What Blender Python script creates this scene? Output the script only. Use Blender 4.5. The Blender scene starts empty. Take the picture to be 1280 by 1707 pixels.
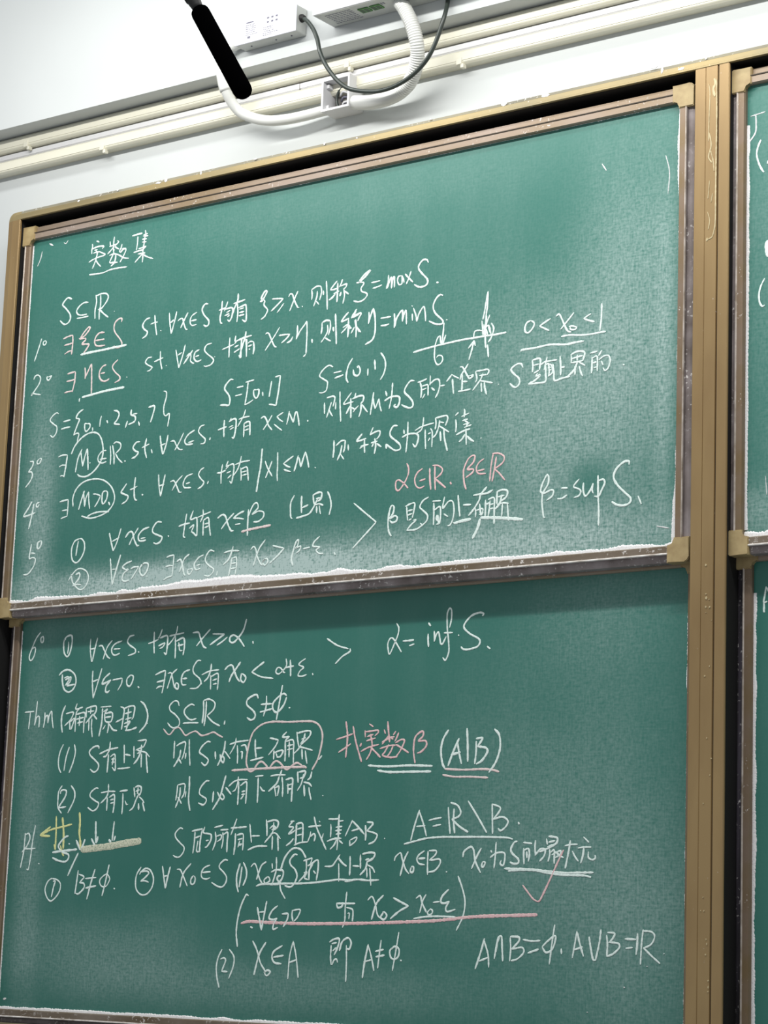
import bpy, bmesh, math, random
from mathutils import Vector, Matrix

# ------------------------------------------------------------------ camera, light, exposure
SC = bpy.context.scene
COL = SC.collection
Z0 = 3.1          # height of the top edge of the upper slates above the floor
cam_d = bpy.data.cameras.new('camera'); cam = bpy.data.objects.new('camera', cam_d); COL.objects.link(cam)
R_ = Vector((0.80305604, 0.5948457, 0.03549073)); U_ = Vector((0.0850861, -0.17340844, 0.9811676)); F_ = Vector((-0.58979773, 0.7849128, 0.1898698))
m = Matrix((R_, U_, -F_)).transposed().to_4x4(); m.translation = Vector((4.48367, -4.342703, -1.900923 + Z0))
cam.matrix_world = m
cam_d.sensor_fit = 'VERTICAL'; cam_d.sensor_height = 36.0; cam_d.lens = 36.0 * 3939.5 / 1707.0
cam_d.clip_start = 0.05; cam_d.clip_end = 100
SC.camera = cam
SC.view_settings.view_transform = 'Standard'; SC.view_settings.look = 'None'
SC.view_settings.exposure = 0.0; SC.view_settings.gamma = 1.0; SC.view_settings.use_curve_mapping = False
W = bpy.data.worlds.new('world'); SC.world = W; W.use_nodes = True
W.node_tree.nodes['Background'].inputs[0].default_value = (0.93, 0.97, 1.0, 1)
W.node_tree.nodes['Background'].inputs[1].default_value = 0.37

def area(name, loc, target, sx, sy, energy, color):
    d = bpy.data.lights.new(name, 'AREA'); d.shape = 'RECTANGLE'; d.size = sx; d.size_y = sy; d.energy = energy; d.color = color
    o = bpy.data.objects.new(name, d); COL.objects.link(o); o.location = loc
    o.rotation_euler = (Vector(target) - Vector(loc)).to_track_quat('-Z', 'Y').to_euler()
    return o
area('board_lamp', (1.9, -0.80, Z0 + 0.60), (1.9, 0, Z0 - 0.45), 4.0, 0.05, 38, (1.0, 0.99, 0.95))
area('ceiling_lamps', (1.3, -2.5, Z0 + 4.0), (1.2, 0.0, Z0 - 1.0), 6.0, 0.5, 150, (1.0, 1.0, 0.99))

# ------------------------------------------------------------------ materials
def new_mat(name):
    mt = bpy.data.materials.new(name); mt.use_nodes = True
    nt = mt.node_tree
    return mt, nt, nt.nodes['Principled BSDF']
def srgb(r, g, b):
    f = lambda c: (c / 255 / 12.92) if c / 255 <= 0.04045 else ((c / 255 + 0.055) / 1.055) ** 2.4
    return (f(r), f(g), f(b), 1)
def N(nt, t, **kw):
    n = nt.nodes.new(t)
    for k, v in kw.items(): setattr(n, k, v)
    return n
def val(nt, sock, v):
    if isinstance(v, (int, float)): sock.default_value = v
    else: nt.links.new(v, sock)
def M(nt, op, a, b=0.0, c=None, clamp=False):
    n = N(nt, 'ShaderNodeMath', operation=op, use_clamp=clamp)
    val(nt, n.inputs[0], a); val(nt, n.inputs[1], b)
    if c is not None: val(nt, n.inputs[2], c)
    return n.outputs[0]
def coords(nt, scale=(1, 1, 1)):
    tc = N(nt, 'ShaderNodeTexCoord'); mp = N(nt, 'ShaderNodeMapping')
    nt.links.new(tc.outputs['Object'], mp.inputs[0]); mp.inputs['Scale'].default_value = scale
    return mp.outputs[0]
def noise(nt, scale, detail=3.0, stretch=(1, 1, 1), rough=0.55):
    n = N(nt, 'ShaderNodeTexNoise'); n.inputs['Scale'].default_value = scale; n.inputs['Detail'].default_value = detail
    n.inputs['Roughness'].default_value = rough
    nt.links.new(coords(nt, stretch), n.inputs['Vector'])
    return n.outputs[0]
def ramp(nt, f, a, b):
    r = N(nt, 'ShaderNodeMapRange'); r.inputs[1].default_value = a; r.inputs[2].default_value = b
    nt.links.new(f, r.inputs[0]); return r.outputs[0]
def mix(nt, f, a, b):
    n = N(nt, 'ShaderNodeMix', data_type='RGBA'); val(nt, n.inputs[0], f)
    for s, v in ((n.inputs[6], a), (n.inputs[7], b)):
        if hasattr(v, 'links') or not isinstance(v, tuple): nt.links.new(v, s)
        else: s.default_value = v
    return n.outputs[2]
def simple(name, col, rough=0.5, metal=0.0, var=0.0, vs=20, var_col=None, stretch=(1, 1, 1)):
    mt, nt, b = new_mat(name)
    b.inputs['Roughness'].default_value = rough; b.inputs['Metallic'].default_value = metal
    if var > 0:
        f = ramp(nt, noise(nt, vs, 4, stretch), 0.35, 0.7)
        vc = var_col or tuple(c * (1 - var) for c in col[:3]) + (1,)
        nt.links.new(mix(nt, f, col, vc), b.inputs['Base Color'])
    else: b.inputs['Base Color'].default_value = col
    return mt
def dirty_metal(name, col, col2, rough, flecks=0.66, metal=0.35, stretch=(1, 1, 1)):
    # anodised aluminium with smears of dust and loose white chalk flecks
    mt, nt, b = new_mat(name)
    f1 = ramp(nt, noise(nt, 9, 4, stretch), 0.38, 0.68)
    f2 = ramp(nt, noise(nt, 130, 5), flecks, flecks + 0.05)
    gate = ramp(nt, noise(nt, 7, 2), 0.45, 0.65)
    c = mix(nt, f1, col, col2)
    c = mix(nt, M(nt, 'MULTIPLY', f2, gate), c, srgb(235, 230, 226))
    nt.links.new(c, b.inputs['Base Color']); b.inputs['Roughness'].default_value = rough
    nt.links.new(M(nt, 'MULTIPLY', M(nt, 'SUBTRACT', 1.0, f2), metal), b.inputs['Metallic'])
    return mt
def board_material(name, spots, base, dust):
    # green enamel; wiped chalk dust and painted brightness lie in patches given as (x, z, rx, rz, amount) in metres on the slate
    mt, nt, b = new_mat(name)
    tc = N(nt, 'ShaderNodeTexCoord'); sx = N(nt, 'ShaderNodeSeparateXYZ'); nt.links.new(tc.outputs['Object'], sx.inputs[0])
    X, Z = sx.outputs[0], sx.outputs[2]
    wob = M(nt, 'MULTIPLY', M(nt, 'SUBTRACT', noise(nt, 5, 3), 0.5), 0.25)
    tot = None
    for x, z, rx, rz, a in spots:
        u = M(nt, 'DIVIDE', M(nt, 'ADD', M(nt, 'SUBTRACT', X, x), M(nt, 'MULTIPLY', wob, min(1, rx * 3))), rx)
        v = M(nt, 'DIVIDE', M(nt, 'ADD', M(nt, 'SUBTRACT', Z, z), M(nt, 'MULTIPLY', wob, min(1, rz * 3))), rz)
        u4 = M(nt, 'POWER', M(nt, 'ABSOLUTE', u), 2.5); v4 = M(nt, 'POWER', M(nt, 'ABSOLUTE', v), 2.5)
        g = M(nt, 'MULTIPLY', M(nt, 'EXPONENT', M(nt, 'MULTIPLY', M(nt, 'ADD', u4, v4), -1.0)), a)
        tot = g if tot is None else M(nt, 'ADD', tot, g)
    weave = M(nt, 'MULTIPLY', M(nt, 'ADD', noise(nt, 1, 3, (45, 45, 220)), noise(nt, 1, 3, (250, 250, 40))), 0.5)
    grain = ramp(nt, M(nt, 'ADD', M(nt, 'MULTIPLY', weave, 0.6), M(nt, 'MULTIPLY', noise(nt, 150, 3), 0.4)), 0.38, 0.62)
    cloud = ramp(nt, noise(nt, 3.2, 4), 0.35, 0.75)
    streak = ramp(nt, noise(nt, 1.6, 4, (9, 9, 1)), 0.45, 0.8)
    f = M(nt, 'MULTIPLY', tot, M(nt, 'ADD', 0.25, M(nt, 'MULTIPLY', grain, 1.3)))
    f = M(nt, 'ADD', f, M(nt, 'MULTIPLY', M(nt, 'ADD', M(nt, 'MULTIPLY', cloud, 0.05), M(nt, 'MULTIPLY', streak, 0.045)), M(nt, 'ADD', 0.6, M(nt, 'MULTIPLY', grain, 0.5))), None, True)
    nt.links.new(mix(nt, f, base, dust), b.inputs['Base Color'])
    nt.links.new(M(nt, 'ADD', 0.36, M(nt, 'MULTIPLY', f, 0.4)), b.inputs['Roughness'])
    b.inputs['Specular IOR Level'].default_value = 0.45
    return mt
def chalk_material(name, col, thin, lo=0.30, hi=0.5):
    mt, nt, b = new_mat(name)
    f = ramp(nt, noise(nt, 420, 3), lo, hi)
    nt.links.new(mix(nt, f, thin, col), b.inputs['Base Color'])
    b.inputs['Roughness'].default_value = 0.95; b.inputs['Specular IOR Level'].default_value = 0.1
    return mt

GREEN = srgb(49, 115, 103); DUST_SHEEN = srgb(178, 200, 196)
M_up = board_material('green_slate_dust_and_sheen', [(0.085, 0.22, 0.055, 0.36, 0.42), (1.72, 0.30, 0.27, 0.30, 0.42), (1.9, 0.62, 0.14, 0.3, 0.26),
    (0.55, 0.015, 0.55, 0.06, 0.55), (0.72, 0.035, 0.36, 0.035, 0.55), (1.45, 0.04, 0.6, 0.07, 0.40), (1.785, 0.165, 0.055, 0.05, -0.30), (1.0, 0.03, 1.0, 0.032, 0.30), (1.965, 0.36, 0.022, 0.34, 0.20), (0.95, 0.50, 0.95, 0.45, 0.06), (0.9, 0.93, 0.9, 0.06, 0.05)], GREEN, DUST_SHEEN)  # final two patches paint brightness in: a wide lift and sheen along the top
M_low = board_material('green_slate_wiped', [(0.075, 0.45, 0.05, 0.45, 0.26), (1.68, 0.42, 0.30, 0.32, 0.24), (1.9, 0.2, 0.16, 0.25, 0.18), (1.78, 0.9, 0.2, 0.14, 0.16), (0.35, 0.14, 0.3, 0.09, 0.24),
    (0.95, 0.08, 0.5, 0.06, 0.20), (0.3, 0.98, 0.3, 0.05, 0.08)], GREEN, DUST_SHEEN)
M_rgt = board_material('green_slate_plain', [(0.3, 0.5, 0.27, 0.5, 0.30), (1.2, 0.5, 0.6, 0.5, 0.2), (0.25, 0.05, 0.4, 0.06, 0.4)], GREEN, DUST_SHEEN)
M_rgl = board_material('green_slate_plain_low', [(0.45, 0.5, 0.27, 0.5, 0.16), (1.2, 0.5, 0.6, 0.5, 0.12)], GREEN, DUST_SHEEN)
M_chalk = chalk_material('white_chalk', srgb(238, 251, 246), srgb(200, 222, 214))
M_pink = chalk_material('pink_chalk', srgb(240, 212, 210), srgb(228, 180, 184), 0.35, 0.6)
M_pale = chalk_material('pale_pink_chalk', srgb(238, 222, 218), srgb(222, 198, 198), 0.3, 0.55)
M_yel = chalk_material('yellow_chalk', srgb(238, 238, 170), srgb(190, 200, 140))
M_side = chalk_material('cream_chalk_rubbed_sideways', srgb(226, 226, 202), srgb(110, 144, 122), 0.30, 0.54)
M_dust = chalk_material('chalk_dust', srgb(238, 238, 238), srgb(214, 206, 210))
M_bronze = dirty_metal('bronze_aluminium', srgb(164, 138, 96), srgb(146, 120, 82), 0.42, 0.70, stretch=(1, 1, 0.25))
M_trim = dirty_metal('bronze_trim', srgb(164, 146, 104), srgb(136, 126, 98), 0.42, 0.66, stretch=(0.3, 1, 1))
M_rail = dirty_metal('dusty_frame_metal', srgb(128, 108, 78), srgb(138, 120, 108), 0.45, 0.66)
M_rail_h = dirty_metal('dusty_top_rail_metal', srgb(150, 130, 104), srgb(168, 152, 142), 0.5, 0.62, 0.3, (0.3, 1, 1))
M_rail_b = dirty_metal('chalky_bottom_rail_metal', srgb(110, 94, 72), srgb(140, 128, 116), 0.45, 0.60, 0.3, (0.5, 1, 1))
M_ridge_glint_w = simple('white_ridge_highlight', srgb(236, 232, 228), 0.6, 0.0, 0.2, 40, srgb(180, 170, 160))  # bottom rail ridge: highlight line put into the base colour
M_ridge_glint = simple('worn_edge_highlight', srgb(214, 204, 196), 0.4, 0.3, 0.3, 30, srgb(150, 136, 120))  # worn ridge metal with its highlight painted into the colour
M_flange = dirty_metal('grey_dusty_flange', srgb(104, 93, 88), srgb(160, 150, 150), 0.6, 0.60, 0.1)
M_flange_d = dirty_metal('shaded_dusty_flange', srgb(34, 31, 34), srgb(92, 86, 96), 0.55, 0.60, 0.1, (3, 3, 0.3))  # recess shade and dirt both go into this dark colour
M_cap = simple('tan_plastic_corner', srgb(180, 160, 116), 0.5, 0, 0.25, 40, srgb(160, 138, 98))
M_recess_shade = simple('recess_shade_black', srgb(16, 15, 15), 0.7)  # black colour standing in for shade in the hollow frame and gaps
M_chan = dirty_metal('dark_guide_channel', srgb(30, 28, 30), srgb(58, 56, 62), 0.5, 0.70, 0.2, (1, 1, 0.15))
M_wall = simple('white_wall_paint', srgb(201, 205, 205), 0.85, 0, 0.03, 3)
M_cream = simple('cream_pvc', srgb(222, 219, 202), 0.4, 0, 0.04, 8)
M_white = simple('white_pvc', srgb(212, 212, 214), 0.4)
M_tube = simple('white_hose', srgb(216, 217, 213), 0.35)
M_alu = simple('pale_aluminium_case', srgb(186, 188, 184), 0.4, 0.15, 0.08, 14)
M_label = simple('white_label', srgb(218, 218, 228), 0.5)
M_print = simple('grey_print', srgb(104, 104, 118), 0.6)
M_cable = simple('black_cable', srgb(46, 54, 50), 0.35)
M_foam = simple('black_foam', (0.0012, 0.0012, 0.0014, 1), 1.0); M_foam.node_tree.nodes['Principled BSDF'].inputs['Specular IOR Level'].default_value = 0.0
M_blkpl = simple('black_plastic', (0.0022, 0.0018, 0.0018, 1), 0.6)
M_green = simple('green_socket', srgb(70, 128, 60), 0.4)
M_dkgrn = simple('dark_socket_hole', srgb(38, 70, 38), 0.5)
M_glue = simple('dried_tape_residue', srgb(206, 190, 150), 0.6, 0, 0.2, 60)
M_seam = simple('dark_seam', srgb(70, 60, 48), 0.6)
M_box_in = simple('grey_box_inside', srgb(120, 118, 114), 0.6)

# ------------------------------------------------------------------ object helpers
def tag(o, label=None, cat=None, group=None, kind=None):
    for k, v in (('label', label), ('category', cat), ('group', group), ('kind', kind)):
        if v: o[k] = v
    return o
def empty(name, loc, label, cat, group=None):
    o = bpy.data.objects.new(name, None); COL.objects.link(o); o.location = loc; o.empty_display_size = 0.05
    return tag(o, label, cat, group)
def obj(name, bm, mat, parent=None, origin=None, label=None, smooth=False, kind=None, mats=None):
    """link a bmesh given in world coordinates as one mesh object"""
    me = bpy.data.meshes.new(name)
    bmesh.ops.recalc_face_normals(bm, faces=bm.faces[:])
    off = Vector(parent.location) if parent is not None and origin is None else Vector(origin or (0, 0, 0))
    if parent is not None and parent.parent is not None and origin is None: off = Vector(parent.parent.location) + Vector(parent.location)
    bmesh.ops.translate(bm, verts=bm.verts[:], vec=-off)
    if smooth:
        for f in bm.faces: f.smooth = True
    bm.to_mesh(me); bm.free(); [me.materials.append(x) for x in (mats or [mat])]
    o = bpy.data.objects.new(name, me); COL.objects.link(o)
    if parent is not None: o.parent = parent
    else: o.location = off
    if label: o['label'] = label
    if kind: o['kind'] = kind
    return o
def box(bm, x0, x1, y0, y1, z0, z1, bev=0.0, seg=2):
    """axis box, z relative to the slate top"""
    r = bmesh.ops.create_cube(bm, size=1.0)
    for v in r['verts']:
        v.co = Vector((x0 + (v.co.x + .5) * (x1 - x0), y0 + (v.co.y + .5) * (y1 - y0), Z0 + z0 + (v.co.z + .5) * (z1 - z0)))
    if bev:
        es = {e for v in r['verts'] for e in v.link_edges}
        bmesh.ops.bevel(bm, geom=list(es), offset=bev, segments=seg, affect='EDGES', profile=0.5)
    return bm
def B(*a, **k): return box(bmesh.new(), *a, **k)
def spline(pts, step):
    """Catmull-Rom through pts (tuples of any length), resampled at about `step`"""
    P = [Vector(p) for p in pts]
    if len(P) < 3:
        n = max(1, int((P[1] - P[0]).length / step)); return [P[0].lerp(P[1], i / n) for i in range(n + 1)]
    Q = [P[0] * 2 - P[1]] + P + [P[-1] * 2 - P[-2]]
    out = []
    for i in range(1, len(Q) - 2):
        a, b, c, d = Q[i - 1:i + 3]
        n = max(2, int((c - b).length / step))
        # centripetal-like: limit tangent length so that short segments do not overshoot
        L = (c - b).length
        t1 = (c - a) * 0.5; t2 = (d - b) * 0.5
        if t1.length > 1.15 * L: t1 *= 1.15 * L / t1.length
        if t2.length > 1.15 * L: t2 *= 1.15 * L / t2.length
        for k in range(n):
            t = k / n; t_2, t_3 = t * t, t * t * t
            out.append(b * (2 * t_3 - 3 * t_2 + 1) + t1 * (t_3 - 2 * t_2 + t) + c * (-2 * t_3 + 3 * t_2) + t2 * (t_3 - t_2))
    out.append(P[-1]); return out
def tube(bm, pts, rad, seg=14, step=0.006, cap=True):
    """swept round tube; rad is a number or a function of arc length"""
    S = spline([(x, y, z + Z0) for x, y, z in pts], step)
    up = Vector((0.02, -1, 0.03)).normalized(); prev = None; s = 0.0
    for i, p in enumerate(S):
        t = (S[min(i + 1, len(S) - 1)] - S[max(i - 1, 0)]).normalized()
        a = t.cross(up).normalized(); b = a.cross(t).normalized(); up = b
        if i: s += (p - S[i - 1]).length
        r = rad(s) if callable(rad) else rad
        ring = [bm.verts.new(p + (a * math.cos(2 * math.pi * k / seg) + b * math.sin(2 * math.pi * k / seg)) * r) for k in range(seg)]
        if prev:
            for k in range(seg): bm.faces.new((prev[k], prev[(k + 1) % seg], ring[(k + 1) % seg], ring[k]))
        elif cap: bm.faces.new(ring[::-1])
        prev = ring
    if cap: bm.faces.new(prev)
    return bm
def lathe(bm, p0, p1, prof, seg=32):
    """profile of (distance along axis, radius) turned around the axis p0 -> p1"""
    p0, p1 = Vector(p0), Vector(p1); ax = (p1 - p0).normalized(); a = ax.orthogonal().normalized(); b = ax.cross(a)
    prev = None
    for d, r in prof:
        ring = [bm.verts.new(p0 + ax * d + (a * math.cos(2 * math.pi * k / seg) + b * math.sin(2 * math.pi * k / seg)) * max(r, 1e-4)) for k in range(seg)]
        if prev:
            for k in range(seg): bm.faces.new((prev[k], prev[(k + 1) % seg], ring[(k + 1) % seg], ring[k]))
        else: bm.faces.new(ring[::-1])
        prev = ring
    bm.faces.new(prev); return bm
def extrude_x(bm, prof, x0, x1):
    """closed (y, z) profile extruded along x"""
    A = [bm.verts.new((x0, y, z + Z0)) for y, z in prof]; Bv = [bm.verts.new((x1, y, z + Z0)) for y, z in prof]
    n = len(prof)
    for i in range(n): bm.faces.new((A[i], A[(i + 1) % n], Bv[(i + 1) % n], Bv[i]))
    bm.faces.new(A[::-1]); bm.faces.new(Bv); return bm
def extrude_z(bm, prof, z0, z1):
    """closed (x, y) profile extruded along z"""
    A = [bm.verts.new((x, y, z0 + Z0)) for x, y in prof]; Bv = [bm.verts.new((x, y, z1 + Z0)) for x, y in prof]
    n = len(prof)
    for i in range(n): bm.faces.new((A[i], A[(i + 1) % n], Bv[(i + 1) % n], Bv[i]))
    bm.faces.new(A[::-1]); bm.faces.new(Bv); return bm
rnd = random.Random(7)
def ragged(n, amp, seed, sm=2):
    r = random.Random(seed); v = [r.uniform(-1, 1) for _ in range(n)]
    for _ in range(sm): v = [(v[max(i - 1, 0)] + v[i] * 2 + v[min(i + 1, n - 1)]) / 4 for i in range(n)]
    return [x * amp for x in v]

# ------------------------------------------------------------------ the setting
wall = obj('wall_front', B(-1.6, 5.2, 0.06, 0.16, -3.1, 1.2), M_wall, origin=(1.8, 0.06, 0)); tag(wall, 'white painted wall behind the chalkboards', 'wall', kind='structure')
bulk = obj('wall_bulkhead', B(-1.6, 5.2, -0.02, 0.07, 0.342, 1.2), M_wall, origin=(1.8, -0.02, Z0 + 0.342)); tag(bulk, 'white wall bulkhead jutting out above the cable trunking', 'wall', kind='structure')

# ------------------------------------------------------------------ fixed frame around the four slates
FR = empty('chalkboard_frame', (2.1, 0.0, Z0 - 2.2), 'bronze metal outer frame with a central post holding the four green chalkboards', 'frame')
def trim_prof(o, i):     # (across, depth): rounded outer shoulder, flat front, lit inner lip
    w = i - o
    return [(o, 0.06), (o, -0.019), (o + w * .05, -0.0265), (o + w * .34, -0.0295), (o + w * .40, -0.0308), (o + w * .80, -0.0308), (o + w * .84, -0.0315), (o + w * .97, -0.0315), (i, -0.0300), (i, -0.024), (o + w * .16, -0.0205), (o + w * .12, 0.06)]
TO, TI = 0.087, 0.062; LO, LI = -0.076, -0.026; BO, BI = -2.12, -2.066; RO, RI = 4.285, 4.235
M_shoulder = dirty_metal('dust_greyed_trim_shoulder', srgb(136, 131, 112), srgb(112, 108, 94), 0.6, 0.62, 0.1, (0.3, 1, 1))
def hrail(o, i):
    bm = extrude_x(bmesh.new(), [(y, z) for z, y in trim_prof(o, i)], LI, RI); bm.faces.ensure_lookup_table()
    for k in (0, 1, 2): bm.faces[k].material_index = 1
    return bm
obj('frame_rail', hrail(TO, TI), None, FR, mats=[M_trim, M_shoulder])
obj('frame_rail', hrail(BO, BI), None, FR, mats=[M_trim, M_shoulder])
obj('frame_stile', extrude_z(bmesh.new(), trim_prof(LO, LI), BO, TI), M_bronze, FR)
obj('frame_stile', extrude_z(bmesh.new(), trim_prof(RO, RI), BO, TI), M_bronze, FR)
for sx, xo, xi in ((1, LO, LI), (-1, RO, RI)):      # rounded corner pieces of the outer frame
    bm = bmesh.new(); R = 0.024; prof = trim_prof(0.0, 1.0)[:-1]
    outer = [(xo, TI)] + [(xo + sx * (R - R * math.cos(math.pi / 2 * k / 10)), TO - R + R * math.sin(math.pi / 2 * k / 10)) for k in range(11)] + [(xi, TO)]
    rings = [[bm.verts.new((ox + (xi - ox) * u, y, oz + (TI - oz) * u + Z0)) for u, y in prof[:-1]] for ox, oz in outer]
    for k in range(len(rings) - 1):
        for i in range(len(prof) - 2): bm.faces.new((rings[k][i], rings[k][i + 1], rings[k + 1][i + 1], rings[k + 1][i]))
    bmesh.ops.remove_doubles(bm, verts=bm.verts[:], dist=1e-5)
    obj('frame_corner', bm, M_trim, FR)
# central post: three strips with two V grooves and a slim shadow gap
pp = [(2.053, -0.028), (2.055, -0.030), (2.0795, -0.030), (2.0805, -0.0285), (2.0815, -0.030), (2.109, -0.030), (2.110, -0.026), (2.1125, -0.026), (2.1135, -0.030), (2.136, -0.030), (2.138, -0.028), (2.138, -0.024), (2.136, -0.024), (2.136, 0.055), (2.055, 0.055), (2.055, -0.024), (2.053, -0.024)]
PS = obj('post', extrude_z(bmesh.new(), pp, -2.066, 0.0645), M_bronze, FR)
core = bmesh.new()
box(core, 2.0548, 2.1368, -0.0235, 0.0585, -2.066, 0.064)
obj('post_shade_fill', core, M_recess_shade, FR)  # added fill, black to paint the shade inside the hollow post
for z0_, z1_ in ((TI - .001, TO - .004), (BO + .003, BI + .001)):
    obj('rail_shade_fill', B(LI - .004, RI + .004, -0.0215, 0.0585, z0_ + (.0015 if z0_ > 0 else 0), z1_ - (0 if z0_ > 0 else .0015)), M_recess_shade, FR)  # added black fill for the shade behind the rail's front plate
for x0_, x1_ in ((LO + .007, LI - .0015), (RI + .0015, RO - .007)):
    obj('stile_shade_fill', B(x0_, x1_, -0.0205, 0.0585, BI, TI), M_recess_shade, FR)  # same black shade fill behind the stiles
obj('post_groove', B(2.1102, 2.1124, -0.0262, -0.0255, -2.066, 0.062), M_seam, PS)
obj('back_panel', B(-0.026, 4.235, 0.056, 0.0595, -2.066, 0.062), M_recess_shade, FR, label='backing painted black for the shade seen through the gaps')  # backing coloured black to paint the shade behind the slates
# sliding tracks and pulleys
for x in (-0.022, 2.045, 2.143, 4.218):
    bm = bmesh.new()
    for k, (dx, w) in enumerate(((0.0, 0.004), (0.0085, 0.003), (0.0145, 0.002))):
        box(bm, x + dx - (0.004 if x > 2.1 and x < 2.2 else 0), x + dx + w - (0.004 if x > 2.1 and x < 2.2 else 0), 0.036, 0.0562, -2.06, 0.03)
    obj('guide_channel', bm, M_chan, FR)
for x0, x1 in ((0.03, 2.0), (2.2, 4.19)):
    obj('guide_bar', B(x0 + 0.06, x1 - 0.06, 0.036, 0.046, 0.040, 0.046, 0.002), M_chan, FR)
for x in (0.005, 2.03, 2.165, 4.20):
    bm = lathe(bmesh.new(), (x, 0.032, Z0 + 0.046), (x, 0.056, Z0 + 0.046), [(0, .006), (0, .0125), (.006, .0135), (.009, .010), (.015, .010), (.018, .0135), (.024, .0125)], 24)
    obj('pulley', bm, M_chan, FR, smooth=True)
# flaking paint and dried tape on the frame
def flecks(pts, y, seed):
    bm = bmesh.new(); r = random.Random(seed)
    for x, z, sx, sz in pts:
        n = 7; vs = [];
        for k in range(n):
            a = 2 * math.pi * k / n
            vs.append((x + sx * math.cos(a) * r.uniform(.5, 1.2), z + sz * math.sin(a) * r.uniform(.5, 1.2)))
        top = [bm.verts.new((p[0], y - 0.0012, p[1] + Z0)) for p in vs]; bot = [bm.verts.new((x + (p[0] - x) * 1.15, y, z + (p[1] - z) * 1.15 + Z0)) for p in vs]
        bm.faces.new(top)
        for k in range(n): bm.faces.new((top[k], top[(k + 1) % n], bot[(k + 1) % n], bot[k]))
    return bm
r = random.Random(3)
fp = [(0.19, .077, .004, .003), (0.475, .078, .010, .003), (0.50, .080, .006, .004), (0.62, .079, .003, .006), (0.33, .083, .003, .002), (1.02, .083, .004, .003), (1.12, .079, .003, .002), (1.55, .081, .010, .004),
      (1.66, .080, .012, .004), (1.97, .078, .003, .009), (1.95, .0885, .012, .002), (2.08, .083, .003, .003), (2.02, .071, .008, .003), (0.80, .084, .005, .002), (1.34, .085, .004, .002)]
obj('paint_fleck', flecks(fp, -0.0303, 5), M_dust, FR, label='white paint flecks on the top rail')
post_bits = [(2.098 + r.uniform(-.012, .012), -1.08 - r.random() * .85, r.uniform(.0006, .0018), r.uniform(.0008, .0026)) for _ in range(22)] + [(2.092, -1.045, .002, .003), (2.094, -1.115, .002, .004)]
obj('chalk_speck', flecks(post_bits, -0.0301, 9), M_glue, PS, label='pale specks on the post')
def strip_mesh(bm, pts, hw, y, h=0.0006, jit=0.25, seed=1, step=0.0022):
    """raised ribbon on a wall-parallel plane through (x, z) pts"""
    S = spline([(p[0], p[1], 0) for p in pts], step); r = random.Random(seed); n = len(S); prev = None
    jw = ragged(n, jit, seed, 1)
    for i, p in enumerate(S):
        t = S[min(i + 1, n - 1)] - S[max(i - 1, 0)]
        if t.length < 1e-9: continue
        t.normalize(); nx, nz = -t.y, t.x
        e = min(i, n - 1 - i); w = hw * (1 + jw[i]) * (0.5 if e == 0 else 0.78 if e == 1 else 0.92 if e == 2 else 1.0)
        cur = [bm.verts.new((p.x + nx * w, y, p.y + nz * w + Z0)), bm.verts.new((p.x + nx * w * .55, y - h, p.y + nz * w * .55 + Z0)),
               bm.verts.new((p.x - nx * w * .55, y - h, p.y - nz * w * .55 + Z0)), bm.verts.new((p.x - nx * w, y, p.y - nz * w + Z0))]
        if prev:
            for k in range(3): bm.faces.new((prev[k], prev[k + 1], cur[k + 1], cur[k]))
        else: bm.faces.new(cur)
        prev = cur
    if prev: bm.faces.new(prev[::-1])
bm = bmesh.new()
for i, (pts, hw) in enumerate([([(2.101, .032), (2.104, .02), (2.099, .008), (2.103, -.01)], .003), ([(2.088, .022), (2.091, 0), (2.0895, -.05), (2.0885, -.11)], .0012), ([(2.107, .03), (2.108, -.06), (2.1075, -.14), (2.107, -.24), (2.1065, -.30), (2.100, -.327), (2.090, -.332)], .0016),
        ([(2.09, -.09), (2.095, -.12), (2.089, -.145), (2.097, -.16)], .0017), ([(2.093, -.13), (2.1, -.155), (2.103, -.18)], .0014), ([(2.088, -.27), (2.093, -.29), (2.090, -.31)], .0012), ([(2.0885, -.24), (2.092, -.2)], .001), ([(2.1, -.23), (2.096, -.25)], .0012), ([(2.090, -.331), (2.086, -.335), (2.088, -.328)], .0022)]):
    strip_mesh(bm, pts, hw, -0.0302, 0.0008, 0.35, 40 + i)
obj('tape_residue', bm, M_glue, PS, label='pale outline of peeled tape on the post')

# ------------------------------------------------------------------ sliding slates
def rail_profile(w):     # (from slate edge outwards, depth in front of the slate)
    return [(0.0, 0.0005), (0.0, 0.008), (0.0025, 0.012), (0.016, 0.0125), (0.0175, 0.0142), (0.0192, 0.0142), (0.0205, 0.0120), (0.0215, 0.0065), (w - 0.006, 0.0062), (w - 0.001, 0.0045), (w, 0.002), (w, -0.018), (0.0, -0.018)]
def cap_mesh(x, z, sx, sz, y, L, w):
    """L-shaped plastic corner piece, outer corner rounded; (x, z) is the outer corner"""
    pts = []; R = 0.011
    for k in range(7):
        a = math.pi / 2 * k / 6; pts.append((R - R * math.cos(a), R - R * math.sin(a)))
    out = [(0, L)] + pts + [(L, 0), (L, w)]
    r2 = 0.008
    for k in range(5):
        a = math.pi / 2 * k / 4; out.append((w + r2 - r2 * math.sin(a), w + r2 - r2 * math.cos(a)))
    out.append((w, L))
    bm = bmesh.new()
    f = [bm.verts.new((x + sx * u, y, z + sz * v + Z0)) for u, v in out]; b = [bm.verts.new((x + sx * u, y + 0.030, z + sz * v + Z0)) for u, v in out]
    ff = bm.faces.new(f); n = len(f); bm.faces.new(b[::-1])
    for k in range(n): bm.faces.new((f[k], f[(k + 1) % n], b[(k + 1) % n], b[k]))
    bmesh.ops.bevel(bm, geom=[e for e in ff.edges], offset=0.0018, segments=2, affect='EDGES')
    return bm
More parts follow.
